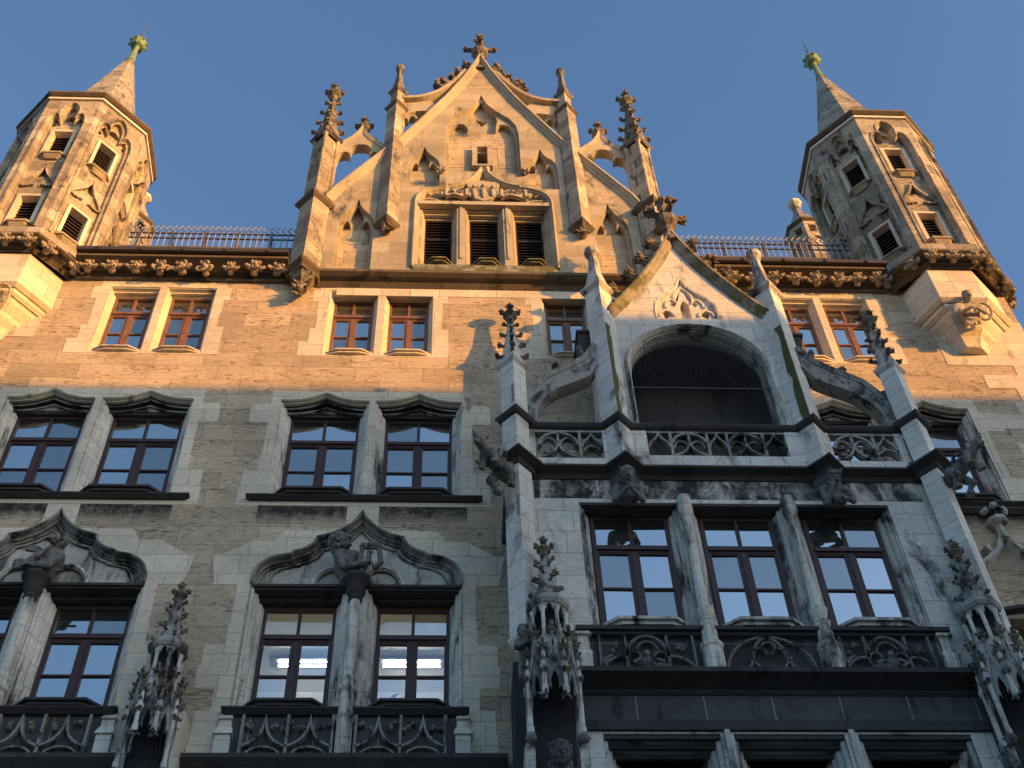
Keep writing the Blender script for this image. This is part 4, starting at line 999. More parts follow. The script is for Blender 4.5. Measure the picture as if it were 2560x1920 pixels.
# loggia room
m = M()
for x0, x1 in ((3.02, 3.2), (6.72, 6.9)): m.mark().box(x0, x1, -1.1, -.05, 20.3, 25.1)
build_each(m, 'loggia_wall', 'limesoot', BY)
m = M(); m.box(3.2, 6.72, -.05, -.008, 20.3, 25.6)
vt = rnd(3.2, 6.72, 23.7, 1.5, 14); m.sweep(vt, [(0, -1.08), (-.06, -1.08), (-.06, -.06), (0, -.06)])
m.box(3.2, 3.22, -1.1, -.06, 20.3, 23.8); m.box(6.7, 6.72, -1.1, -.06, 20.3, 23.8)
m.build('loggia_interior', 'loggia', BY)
m = M(); m.add([(3.62, BW+.10, 20.75), (6.28, BW+.10, 20.75)]+[(x, BW+.10, z) for x, z in reversed(rnd(3.62, 6.28, 23.52, 1.36, 20))], [tuple(range(23))]); m.build('netting', 'net', BY)
m = M(); m.tube([(3.6, BW+.08, 22.9), (6.3, BW+.08, 22.9)], .012, 5); m.build('net_wire', 'metal', BY)
# flying ogee arcs
fo = [(1.42, 21.6), (1.44, 22.05), (1.56, 22.52), (1.84, 22.98), (2.32, 23.34), (2.66, 23.62), (2.92, 24.1)]
fi = [(1.65, 21.6), (1.66, 22.0), (1.80, 22.32), (2.06, 22.64), (2.46, 22.88), (2.72, 23.06), (2.92, 23.48)]
for mirr in (0, 1):
    X = (lambda p: (9.9-p[0], p[1])) if mirr else (lambda p: p)
    m = M(); po = [X(p) for p in fo]; pi_ = [X(p) for p in fi]
    m.prism(po+list(reversed(pi_)), -1.66, -1.42)
    pth = po if not mirr else list(reversed(po)); m.sweep(pth, [(-.05, -1.72), (-.05, -1.37), (.03, -1.38), (.05, -1.68)])
    pth = pi_ if not mirr else list(reversed(pi_)); m.sweep(pth, [(-.04, -1.69), (-.04, -1.39), (.02, -1.39), (.02, -1.69)])
    m.build('flying_arch', 'tracery2' if not mirr else 'tracery', BY)
    m = M(True)
    for (x, z), d_ in (((1.50, 22.6), (-.6, -.2, .6)), ((2.15, 23.32), (-.4, -.2, .9)), ((2.68, 23.9), (-.6, -.2, .8))):
        x, z = X((x, z)); m.crocket((x, -1.55, z), (d_[0]*(-1 if mirr else 1), d_[1], d_[2]), .28)
    build_each(m, 'crocket', 'crocket', BY)
# bay windows
for x0, x1 in lt3:
    j = M(); jamb(j, [(x0, 16.45), (x0, 19.46), (x0+.002, 19.46)], BW-.004, .28, .18); jamb(j, [(x1-.002, 19.46), (x1, 19.46), (x1, 16.45)], BW-.004, .28, .18)
    for x in (x0+.07, x1-.07): colonnette(j, x, BW+.10, 16.48, 19.36, .034, .66)
    j.box(x0, x1, BW, -1.05, 16.38, 16.45); j.build('window_moulding', 'carvesoot', BY)
    d = M()
    for k, (zz, yy) in enumerate(((19.43, .0), (19.41, .05), (19.40, .10), (19.39, .15))): d.box(x0+.02+k*.05, x1-.02-k*.05, BW+yy, BW+yy+.08, zz-.04, zz+.02); d.box(x0+k*.05, x1-k*.05, BW+yy+.06, BW+yy+.10, zz-.03, 19.46)
    d.build('window_head', 'black', BY)
    f = window(BY, x0+.20, x1-.17, 16.74, 19.36, BW+.24); 
for f, (x0, x1) in zip([c for c in COL.objects if c.name.startswith('window') and 'moulding' not in c.name and 'head' not in c.name and c.parent == BY], lt3):
    m = M()
    for a, z0, z1 in ((0, 16.50, 16.56), (-.05, 16.43, 16.50)):
        m.prismz([(x0+.12, BW+.4), (x1-.12, BW+.4), (x1-.12, BW), (x1-.42+a, BW-.24-a), (x0+.42-a, BW-.24-a), (x0+.12, BW)], z0, z1)
    m.build('sill', 'carvesoot', f); M().box(x0+.04, x1-.04, BW+.3, BW+.46, 16.45, 16.738).build('sill_block', 'limesoot', BY)
m = M()
for x in (4.10, 5.92):
    m.lathe(x, BW-.08, [(.10, 15.5), (.17, 15.52), (.17, 15.98), (.19, 16.02), (.19, 16.08), (.13, 16.14), (.13, 16.52), (.15, 16.56), (.10, 16.62), (.13, 16.72), (.15, 16.85), (.09, 16.95), (.10, 17.3), (.075, 17.4), (.07, 18.98), (.11, 19.08), (.13, 19.14), (.12, 19.5)], 8)
for x, s_ in ((2.12, -1), (7.78, 1)):
    m.box(x-.12, x+.12, BW-.16, BW+.02, 15.5, 15.85); m.lathe(x, BW-.02, [(.20, 15.85), (.12, 16.02), (.12, 16.25), (.19, 16.27), (.10, 16.42)], 4)
m.build('mullion_shaft', 'limesoot', BY)
m = M(); m.box(2.02, 7.9, BW-.16, BW, 16.36, 16.44); m.box(2.02, 7.9, BW-.10, BW, 16.30, 16.36); m.build('sill_course', 'black', BY)
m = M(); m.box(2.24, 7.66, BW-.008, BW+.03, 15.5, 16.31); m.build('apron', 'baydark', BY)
m = M(); P_ = [(-.022, BW-.10), (.022, BW-.10), (.03, BW-.006), (-.03, BW-.006)]
def pb(p, wd=1): m.sweep(p, [(a*wd, b_) for a, b_ in P_])
for i, (x0, x1) in enumerate(((2.38, 3.82), (4.30, 5.66), (6.12, 7.52))):
    xc = (x0+x1)/2; w_ = (x1-x0)/2
    if i == 1:
        pb(rnd(x0, x1, 15.56, .70, 16)); pb(bez((x0+.25, 15.56), (x0+.5, 15.75), (xc-.35, 16.1), (xc, 16.27), 8)); pb(bez((xc, 16.27), (xc+.35, 16.1), (x1-.5, 15.75), (x1-.25, 15.56), 8))
        for q in (-1, 1): pb([(xc+q*.02, 15.56), (xc+q*.17, 15.62), (xc+q*.33, 15.86)] if q > 0 else [(xc-.33, 15.86), (xc-.17, 15.62), (xc-.02, 15.56)], .8); pb(rnd(xc+q*.16-.12, xc+q*.16+.12, 15.9, .13, 6), .7)
        pb(rnd(xc-.12, xc+.12, 16.0, .16, 6), .7)
    else:
        for x in (x0, xc-.32, xc+.32, x1): m.box(x-.022, x+.022, BW-.10, BW-.006, 15.56, 16.28)
        pb(rnd(xc-.32, xc+.32, 15.85, .42, 12)); pb(rnd(x0, xc-.34, 15.58, .30, 8)[:5]+[]); pb(bez((x0, 15.58), (x0+.05, 15.75), (xc-.55, 15.86), (xc-.34, 15.86), 6)); pb(bez((xc+.34, 15.86), (xc+.55, 15.86), (x1-.05, 15.75), (x1, 15.58), 6))
        pb(rnd(xc-.16, xc+.16, 15.98, .18, 6), .7)
        for q in (-1, 1):
            pb(rnd(xc+q*.2-.1, xc+q*.2+.1, 15.85, .1, 5), .7)
            for _ in range(5): m.blob((xc+q*.52+random.uniform(-.07, .07), BW-.04, 16.08+random.uniform(-.1, .08)), (.05, .04, .05), 1, .3)
m.build('tracery_panel', 'tracery', BY)
# reclining relief figures in the side panels
def relief(x, sgn):
    m = M(); z = 15.60; y = BW-.06
    m.blob((x-.02*sgn, y-.02, z+.32), (.06, .06, .075), 2); m.blob((x-.02*sgn, y, z+.17), (.12, .06, .11), 2); m.blob((x+.14*sgn, y, z+.07), (.22, .06, .07), 2)
    m.tube([(x-.1*sgn, y-.03, z+.22), (x-.24*sgn, y-.05, z+.12), (x-.14*sgn, y-.06, z+.05)], .035, 6); m.tube([(x+.1*sgn, y-.03, z+.2), (x+.24*sgn, y-.05, z+.14)], .03, 6)
    o = m.build('relief_figure', 'statue', BY, smooth=True); rm = o.modifiers.new('r', 'REMESH'); rm.mode = 'VOXEL'; rm.voxel_size = .014
relief(3.10, 1); relief(6.84, -1)
m = M(); m.add([(2.26, BW-.12, 15.52), (7.64, BW-.12, 15.52), (7.64, BW-.12, 16.30), (2.26, BW-.12, 16.30)], [(0, 1, 2, 3)]); m.build('panel_netting', 'netblack', BY)
m = M(); m.sweep([(2.0, -1.0), (2.0, BW), (8.0, BW), (8.0, -1.0)], [(-.05, 15.16), (.02, 15.16), (.06, 15.20), (.04, 15.25), (.20, 15.32), (.33, 15.36), (.34, 15.44), (.05, 15.50), (-.05, 15.50)], 'xy'); m.build('lower_cornice', 'black', BY)
# storey below
m = M(); m.box(2.0, 8.0, BW-.05, BW, 14.50, 14.67)
for x0, x1 in lt3:
    for k, (zz, yy) in enumerate(((14.40, .0), (14.32, .12), (14.24, .24))): m.box(x0+.02+k*.06, x1-.02-k*.06, BW+yy, BW+yy+.06, zz-.03, zz+.03)
m.build('lower_window_head', 'black', BY)
m = M()
for x0, x1 in lt3: jamb(m, [(x0+.02, 11.2), (x0+.02, 14.46), (x0+.022, 14.46)], BW-.004, .6, .3); jamb(m, [(x1-.022, 14.46), (x1-.02, 14.46), (x1-.02, 11.2)], BW-.004, .6, .3)
for x in (4.10, 5.92): m.box(x-.04, x+.04, BW-.06, BW, 11.2, 14.5)
m.build('window_moulding', 'carvesoot', BY)
for x0, x1 in lt3: window(BY, x0+.3, x1-.3, 11.3, 14.15, BW+.6)

# ================================================================== NICHE CANOPIES
def canopy(name, label, cx_, cy_, zt, k=1., grp='crocketed niche canopies'):
    CN = thing(name, label, 'canopy', (cx_, cy_, zt-6), grp); ze = zt-1.62*k; n8 = math.pi/8; r = .37*k*.84
    m = M(); m.lathe(cx_, cy_, [(r*1.0, ze-.10), (r*1.12, ze-.04), (r*1.12, ze+.03), (r*.72, ze+.16), (r*.42, ze+.5*k), (r*.24, zt-.45*k)], 8, n8); so = m.build('canopy_spire', 'tracery2', CN)
    m = M(True)
    for t_ in range(6):
        zz = ze+.12+(zt-.55*k-ze)*(t_+.2)/6; rr = r*(.80-.58*((t_+.2)/6)**.7)
        for q in range(8):
            if (q+t_) % 2: continue
            a = n8+q*math.pi/4; m.crocket((cx_+rr*math.cos(a), cy_+rr*math.sin(a), zz), (math.cos(a), math.sin(a), .1), .13*k)
    build_each(m, 'crocket', 'crocket', so); M().finial(cx_, cy_, zt-.5*k, .5*k, 0, .20*k).build('finial', 'crocket', so)
    # lantern
    zl = ze-.78*k; m = M(); col_ = M()
    for q in range(8):
        a = n8+q*math.pi/4; xx, yy = cx_+r*.88*math.cos(a), cy_+r*.88*math.sin(a)
        col_.mark(); col_.lathe(xx, yy, [(.05*k, zl), (.032*k, zl+.08), (.032*k, ze-.28*k), (.055*k, ze-.2*k)], 6)
        T_ = Matrix.Translation((cx_, cy_, 0)) @ Matrix.Rotation(q*math.pi/4, 4, 'Z'); m.T = T_
        hw = r*.36; ar_ = foil(-hw*.8, hw*.8, ze-.32*k, .20*k); m.prism([(-hw, ze-.34*k), (-hw, ze-.08)]+[(hw, ze-.08), (hw, ze-.34*k), (hw*.8, ze-.34*k)]+list(reversed(ar_))+[(-hw*.8, ze-.34*k)], -r*.86, -r*.76); m.T = None
    m.build('lantern_arches', 'tracery2', CN); build_each(col_, 'lantern_column', 'limesoot', CN)
    m = M(); m.lathe(cx_, cy_, [(r*.55, zl), (r*.55, ze-.05)], 8, n8); m.build('lantern_core', 'dark', CN)
    m = M(); m.lathe(cx_, cy_, [(r*.9, zl-.42*k), (r*.98, zl-.03), (r*1.02, zl), (r*.9, zl+.02)], 8, n8); m.build('drum', 'limesoot', CN)
    # lower vaulted hood: five ogee gables
    zb = zl-1.75*k; R_ = r*1.22; g_ = M(); cr = M(True); colm = M(); fn = M(); kb = M()
    for i, ang in enumerate((-90, -45, 0, 45, 90)):
        T_ = Matrix.Translation((cx_, cy_, 0)) @ Matrix.Rotation(R(ang), 4, 'Z'); g_.T = T_; g_.mark()
        hw = R_*.40; top = ogee(-hw, hw, zb+.55*k, zl-.05, 8); inn = foil(-hw*.78, hw*.78, zb+.5*k, .42*k, .2)
        g_.prism(top+[(hw, zb+.48*k), (hw*.78, zb+.48*k)]+list(reversed(inn))+[(-hw*.78, zb+.48*k), (-hw, zb+.48*k)], -R_*.96, -R_*.86)
        g_.sweep(top, [(-.03, -R_*1.02), (-.03, -R_*.9), (.03, -R_*.9), (.03, -R_*1.02)]); g_.T = None
        for t_ in (2, 4, 6, 10, 12, 14):
            x, z = top[t_]; s_ = -1 if t_ < 8 else 1; p = T_ @ Vector((x+s_*.03, -R_*.98, z+.03)); d = T_.to_3x3() @ Vector((s_*.8, -.4, .5)); cr.crocket(p, d, .12*k)
        p = T_ @ Vector((0, -R_*.96, zl-.1)); fn.mark(); fn.finial(p.x, p.y, p.z, .32*k, 0, .11*k)
    for i in range(6):
        a = R(-90-22.5-90+45*i); xx, yy = cx_+R_*1.04*math.cos(a), cy_+R_*1.04*math.sin(a)
        low = i in (2, 3)
        z0 = zb+(.55*k if low else 0)
        colm.mark(); colm.lathe(xx, yy, [(.05*k, z0), (.055*k, z0+.1), (.04*k, z0+.14), (.04*k, zb+.95*k), (.07*k, zb+1.0*k), (.07*k, zb+1.05*k), (.05*k, zb+1.08*k), (.02*k, zb+1.42*k)], 6)
        fn.mark(); fn.finial(xx, yy, zb+1.36*k, .26*k, 0, .09*k)
        kb.mark()
        if low:
            for _ in range(7): kb.spike((xx, yy, z0), (random.uniform(-1, 1), random.uniform(-1, 1), random.uniform(-1, .2)), .12*k, .04*k)
        else:
            kb.blob((xx, yy, z0-.06), (.085*k, .085*k, .10*k), 2, .06); kb.blob((xx, yy-.06*k, z0-.07), (.03*k, .04*k, .03*k), 1)
            for _ in range(6): kb.spike((xx, yy+.03, z0-.05), (random.uniform(-1, 1), random.uniform(-.2, 1), random.uniform(-1, 1)), .14*k, .04*k)
    build_each(g_, 'canopy_gable', 'tracery2', CN); build_each(cr, 'crocket', 'crocket', CN); build_each(colm, 'canopy_column', 'limesoot', CN); build_each(fn, 'finial', 'crocket', CN); build_each(kb, 'carved_knob', 'statue', CN)
    m = M(); m.lathe(cx_, cy_, [(R_*.80, zb+.95*k), (R_*.5, zl)], 8, n8); m.box(cx_-R_*.85, cx_+R_*.85, cy_+.30*k, cy_+.46*k, zb-3, zl); m.build('niche_back', 'black', CN)
    m = M(); nn = 10
    for i in range(nn):
        a0, a1 = R(-170+160*i/nn), R(-170+160*(i+1)/nn); rr = R_*.84
        m.add([(cx_+rr*math.cos(a0), cy_+rr*math.sin(a0), zb-1.2), (cx_+rr*math.cos(a1), cy_+rr*math.sin(a1), zb-1.2), (cx_+rr*math.cos(a1), cy_+rr*math.sin(a1), zb+.9*k), (cx_+rr*math.cos(a0), cy_+rr*math.sin(a0), zb+.9*k)], [(0, 1, 2, 3)])
    m.build('netting', 'netblack', CN)
    m = M()
    for s_ in (-1, 1): m.box(cx_+s_*R_*1.0-.07, cx_+s_*R_*1.0+.07, cy_-.05, cy_+.4, zb-3, zb-.1)
    m.build('niche_post', 'limesoot', CN)
    return CN
canopy('niche_canopy', 'crocketed stone canopy at the left corner of the bay, above a hooded statue', 1.58, -2.02, 18.13)
canopy('niche_canopy', 'crocketed stone canopy at the right corner of the bay', 8.34, -2.02, 18.13)
canopy('niche_canopy', 'slender crocketed stone canopy on the wall between the two ogee windows', -4.46, -.50, 18.55, .96)
# small pinnacle cluster by the left canopy
m = M(); m.box(-4.22, -4.0, -.35, 0, 13.5, 15.9); m.build('light_buttress', 'lime', [c for c in COL.objects if c.name == 'niche_canopy.002'][0])

# ================================================================== SCULPTURE
def remesh(o, vox=.013, disp=.008):
    a = o.modifiers.new('r', 'REMESH'); a.mode = 'VOXEL'; a.voxel_size = vox; a.use_smooth_shade = True
    s_ = o.modifiers.new('s', 'SMOOTH'); s_.factor = .5; s_.iterations = 1
    if disp:
        tx = bpy.data.textures.get('carve') or bpy.data.textures.new('carve', 'CLOUDS'); tx.noise_scale = .035
        d = o.modifiers.new('d', 'DISPLACE'); d.texture = tx; d.strength = disp; d.texture_coords = 'LOCAL'
def cap(m, p0, p1, r0, r1, n=9):
    p0, p1 = Vector(p0), Vector(p1); m.blob(p0, r0, 2); m.blob(p1, r1, 2); m.tube([p0, p1], [r0*.97, r1*.97], n)
def head(m, c, tilt=0., turn=0., s=1., beard=False, hair='short', face=-1):
    # face towards -y
    Rm = Matrix.Rotation(turn, 3, 'Z') @ Matrix.Rotation(tilt, 3, 'X'); c = Vector(c)
    def P(x, y, z): return c + Rm @ (Vector((x, y, z))*s)
    m.blob(P(0, .01, .02), (.088*s, .105*s, .115*s), 2, 0, Rm); m.blob(P(0, -.025, -.055), (.062*s, .075*s, .07*s), 2, 0, Rm)
    m.blob(P(0, -.085, -.10), .025*s, 1)
    m.tube([P(0, -.095, .03), P(0, -.128, -.02), P(0, -.10, -.035)], [.012*s, .02*s, .012*s], 6)
    m.tube([P(-.055, -.075, .042), P(0, -.102, .035), P(.055, -.075, .042)], .013*s, 5)
    for q in (-1, 1): m.blob(P(q*.032, -.083, .015), .014*s, 1); m.blob(P(q*.09, .01, -.01), (.012*s, .022*s, .032*s), 1, 0, Rm); m.blob(P(q*.045, -.07, -.03), .025*s, 1)
    m.tube([P(-.028, -.093, -.06), P(0, -.104, -.057), P(.028, -.093, -.06)], .011*s, 5)
    if beard:
        for k in range(9): m.spike(P(random.uniform(-.05, .05), -.07, -.08), Rm @ Vector((random.uniform(-.3, .3), -.3, -1)), .13*s, .03*s)
        m.blob(P(0, -.06, -.11), (.05*s, .04*s, .06*s), 1, .1)
    if hair == 'long':
        for k in range(26):
            a = random.uniform(-.2, 3.34); m.blob(P(math.cos(a)*.085, .01+math.sin(a)*.09, random.uniform(-.12, .10)), .034*s, 1, .15)
        m.blob(P(0, .02, .07), (.1*s, .11*s, .075*s), 2, .04)
    elif hair == 'hood':
        m.blob(P(0, .035, .03), (.125*s, .115*s, .145*s), 2, .02); m.blob(P(0, .07, -.10), (.14*s, .1*s, .11*s), 2, .02)
        for k in range(-3, 4): m.tube([P(k*.03, -.05, .12-.006*k*k), P(k*.036, .03, .165-.006*k*k), P(k*.04, .1, .12)], .014*s, 5)
    elif hair == 'crown':
        for k in range(9):
            a = k*.7; m.blob(P(math.cos(a)*.095, .01+math.sin(a)*.1, .09), .032*s, 1, .1); m.spike(P(math.cos(a)*.095, .01+math.sin(a)*.1, .09), Rm @ Vector((math.cos(a)*.4, math.sin(a)*.4, 1)), .09*s, .026*s)
        m.blob(P(0, .03, .04), (.098*s, .105*s, .10*s), 2)
    else:
        m.blob(P(0, .03, .045), (.096*s, .10*s, .10*s), 2, .03)
def hand(m, p, d, up, s=1.):
    p = Vector(p); d = Vector(d).normalized(); up = Vector(up).normalized(); sd = d.cross(up).normalized()
    m.blob(p+d*.035*s, (.036*s, .036*s, .024*s), 2)
    for k, L_ in enumerate((.062, .072, .068, .052)):
        b0 = p+d*.06*s+sd*(k-1.5)*.021*s; m.tube([b0, b0+d*L_*.55*s, b0+d*L_*.85*s-up*.028*s], [.0115*s, .0105*s, .008*s], 6)
    b0 = p+d*.015*s-sd*.034*s; m.tube([b0, b0-sd*.02*s+d*.03*s, b0-sd*.012*s+d*.055*s], [.013*s, .012*s, .009*s], 6)
def bust(name, label, cat, loc, mat, build, ang=0., vox=.010, disp=.008, lean=0., sc=1.):
    m = M(); m.T = Matrix.Translation(loc) @ Matrix.Rotation(R(lean), 4, 'X') @ Matrix.Scale(sc, 4); build(m)
    o = m.build(name, mat, None, smooth=True); remesh(o, vox, disp); tag(o, label, cat); return o
def folds(m, x0, x1, y, z0, z1, n, r=.016):
    for k in range(n):
        x = x0+(x1-x0)*k/(n-1); q = random.uniform(-.04, .04); m.tube([(x+q, y+.045, z1), (x*.8+q*1.5, y+.012, (z0+z1)/2+q), (x*.55-q, y+.05, z0+abs(q))], [r*.7, r*.9, r*.5], 5)
def b_woman(m):     # leans back, head in profile towards the right, holding a lyre
    s = 1.32
    cap(m, (-.10, .05, -.02), (-.20, .06, .28), .14*s, .13*s); m.blob((-.14, .05, .15), (.17*s, .12*s, .22*s), 2)
    cap(m, (-.26, .02, .36), (-.06, .0, .34), .085*s, .08*s); cap(m, (-.22, .05, .40), (-.24, .05, .52), .055*s, .05*s)
    head(m, (-.25, .03, .62), R(-18), R(62), s*1.05, hair='long')
    for k in range(10): m.blob((-.40+random.uniform(-.05, .05), .06, .58+random.uniform(-.14, .12)), .06, 1, .2)
    cap(m, (-.30, -.06, .33), (-.20, -.16, .06), .065*s, .052*s); cap(m, (-.20, -.16, .06), (.10, -.18, .10), .05*s, .036*s); hand(m, (.12, -.18, .11), (1, -.1, .15), (0, -.3, 1), s)
    folds(m, -.30, -.04, -.12, .0, .3, 6, .018)
    # lyre
    ly = [(.02+.0, .0)]
    for q in (-1, 1): m.tube([(.22+q*.05, -.1, .06), (.22+q*.17, -.12, .16), (.22+q*.15, -.12, .32), (.22+q*.12, -.12, .42)], [.05, .055, .045, .035], 7)
    m.box(.04, .40, -.15, -.09, .40, .46); m.box(.06, .15, -.16, -.08, .44, .50); m.box(.29, .38, -.16, -.08, .44, .50)
    m.blob((.22, -.12, .48), (.07, .06, .07), 2); m.tube([(.22, -.12, .1), (.22, -.12, .42)], .018, 5)
    for k in range(5): m.spike((.22, -.15, .38), (random.uniform(-1, 1), -.3, -1), .13, .03)
def b_man(m):       # stooped bearded man in a cap bent over his work, face turned up
    s = 1.28
    cap(m, (.05, .05, .0), (.20, .02, .26), .16*s, .15*s); cap(m, (.04, .02, .34), (.27, .0, .30), .09*s, .10*s); cap(m, (.18, .0, .40), (.22, -.04, .48), .07*s, .06*s)
    head(m, (.24, -.07, .58), R(-38), R(-35), s, beard=True, hair='short'); m.blob((.27, -.03, .67), (.13, .14, .07), 2)
    cap(m, (.30, -.06, .28), (.22, -.16, .04), .085*s, .06*s); cap(m, (.22, -.16, .04), (-.02, -.2, .02), .055*s, .04*s); hand(m, (-.04, -.2, .02), (-1, -.1, -.1), (0, -.3, 1), s)
    cap(m, (.02, -.06, .28), (-.16, -.14, .08), .075*s, .055*s); cap(m, (-.16, -.14, .08), (-.26, -.16, .0), .06*s, .04*s); hand(m, (-.26, -.16, .0), (-.7, -.1, -.6), (0, -.3, 1), s)
    m.blob((-.26, -.08, .10), (.13, .10, .11), 2, .05); m.tube([(.18, -.15, .42), (.0, -.2, .16)], .03, 6); m.tube([(-.22, -.12, .36), (.0, -.12, .32)], .035, 6); m.blob((-.1, -.08, .40), (.12, .07, .06), 2)
    folds(m, .0, .30, -.13, .02, .3, 6, .02); m.tube([(.3, -.1, -.04), (.46, -.12, -.02)], .022, 6)
def b_monk(m):
    s = 1.0; m.blob((0, .05, -.10), (.20, .12, .17), 2); cap(m, (-.15, .03, .02), (.15, .03, .02), .08, .08); head(m, (.0, -.04, .20), R(12), R(18), s*.98, beard=True, hair='hood')
    for q in (-1, 1): cap(m, (q*.18, .0, .0), (q*.21, -.08, -.18), .062, .058); cap(m, (q*.21, -.08, -.18), (q*.04, -.17, -.02), .055, .035); hand(m, (q*.04, -.17, -.02), (-q*.3, -.3, .9), (0, -1, .2), .9)
    folds(m, -.17, .17, -.06, -.2, .0, 7, .016)
def b_king(m):
    s = 1.0; m.blob((0, .05, -.10), (.21, .12, .17), 2); cap(m, (-.15, .03, .02), (.15, .03, .02), .08, .08); head(m, (.0, -.04, .20), R(8), R(-8), s*.95, hair='crown')
    cap(m, (-.19, .0, .0), (-.17, -.12, -.20), .062, .055); cap(m, (-.17, -.12, -.20), (-.07, -.16, .06), .05, .034); hand(m, (-.07, -.155, .06), (.1, .1, 1), (0, -1, .2), .9)
    cap(m, (.19, .0, .0), (.26, -.06, -.16), .062, .055); cap(m, (.26, -.06, -.16), (.04, -.16, -.12), .052, .036); hand(m, (.04, -.16, -.12), (-1, -.1, .1), (0, -1, .3), .9)
    folds(m, -.17, .17, -.06, -.2, .0, 7, .016)
def b_angel(m):
    s = 1.15; m.blob((0, .08, -.05), (.24, .14, .22), 2); cap(m, (-.18, .03, .12), (.18, .03, .12), .09, .09); cap(m, (0, .03, .2), (0, .0, .28), .06, .055)
    head(m, (0, -.03, .38), R(20), R(14), s, hair='long')
    for q in (-1, 1): cap(m, (q*.22, .0, .10), (q*.27, -.10, -.12), .07, .06); cap(m, (q*.27, -.10, -.12), (q*.06, -.2, -.06), .055, .04); hand(m, (q*.06, -.2, -.06), (-q, -.2, .2), (0, -1, .3), 1.0)
    m.blob((-.30, -.05, .0), (.13, .05, .20), 2, 0, Matrix.Rotation(.5, 3, 'Y')); pts = [(.30+.2*math.cos(a*.52), .04, .02+.24*math.sin(a*.52)) for a in range(13)]
    m.tube(pts, .035, 7); m.blob((0, .04, -.26), (.22, .12, .10), 2, .06); folds(m, -.2, .2, -.08, -.2, .12, 8, .02)
    for k in range(12): m.spike((random.uniform(-.18, .18), .0, -.28), (random.uniform(-1, 1), -.3, -1), .18, .06)
def b_corner(m):
    cap(m, (0, .05, -.45), (0, .03, -.1), .13, .14); cap(m, (-.12, .0, .0), (.14, .0, .0), .08, .08); head(m, (-.06, -.06, .16), R(15), R(-50), .95, hair='long')
    for q in (-1, 1): cap(m, (q*.14, -.02, -.02), (q*.17, -.12, -.2), .06, .05); cap(m, (q*.17, -.12, -.2), (-.02, -.2, -.16), .05, .035); hand(m, (-.02, -.2, -.16), (-.2, -.5, .8), (0, -1, 0), .9); cap(m, (q*.08, .0, -.45), (q*.10, -.1, -.75), .08, .06); m.blob((q*.1, -.16, -.80), (.05, .10, .045), 2)
    folds(m, -.12, .12, -.10, -.5, -.05, 6, .018)
def b_niche(m):
    s = 1.35; head(m, (0, -.02, 0), R(14), R(6), s, hair='hood'); cap(m, (-.2, .08, -.3), (.2, .08, -.3), .14, .14); m.blob((0, .1, -.8), (.27, .18, .6), 2)
    for q in (-1, 1): cap(m, (q*.26, .05, -.34), (q*.28, -.08, -.7), .09, .07); cap(m, (q*.28, -.08, -.7), (q*.05, -.2, -.6), .065, .045); hand(m, (q*.05, -.2, -.6), (-q, -.2, .3), (0, -1, .3), 1.1)
bust('statue', 'dark stone bust of a woman with a lyre on the pillar of the lit window', 'statue', (-1.58, -.14, 19.12), 'statue', b_woman, lean=16, sc=1.12)
bust('statue', 'dark stone bust of a bearded man bent over at the left ogee window', 'statue', (-7.13, -.14, 19.12), 'statue', b_man, lean=12, sc=1.1)
bust('statue', 'turbaned bearded stone figure with folded hands beneath the balcony', 'statue', (3.12, -1.88, 19.50), 'statue', b_monk, lean=38, sc=1.12)
bust('statue', 'crowned stone figure resting its cheek on a hand beneath the balcony', 'statue', (6.74, -1.88, 19.50), 'statue', b_king, lean=38, sc=1.12)
bust('statue', 'sunlit stone winged figure under the half shaded tower corner', 'statue', (11.66, -.72, 27.0), 'lime2', b_angel, lean=18)
bust('statue', 'sunlit stone figure cut by the left picture edge under the sunlit tower', 'statue', (-10.05, -.72, 27.1), 'lime2', b_angel, lean=18)
bust('statue', 'small stone figure at the foot of the left bay pier', 'statue', (1.24, -1.95, 15.88), 'statue', b_corner)
bust('statue', 'hooded stone statue standing in the netted niche at the bay corner', 'statue', (1.62, -2.14, 13.66), 'statue', b_niche, lean=8)
bust('statue', 'small stone mask figure at the right hand bay pier foot', 'statue', (8.78, -1.95, 15.8), 'limesoot', b_corner)
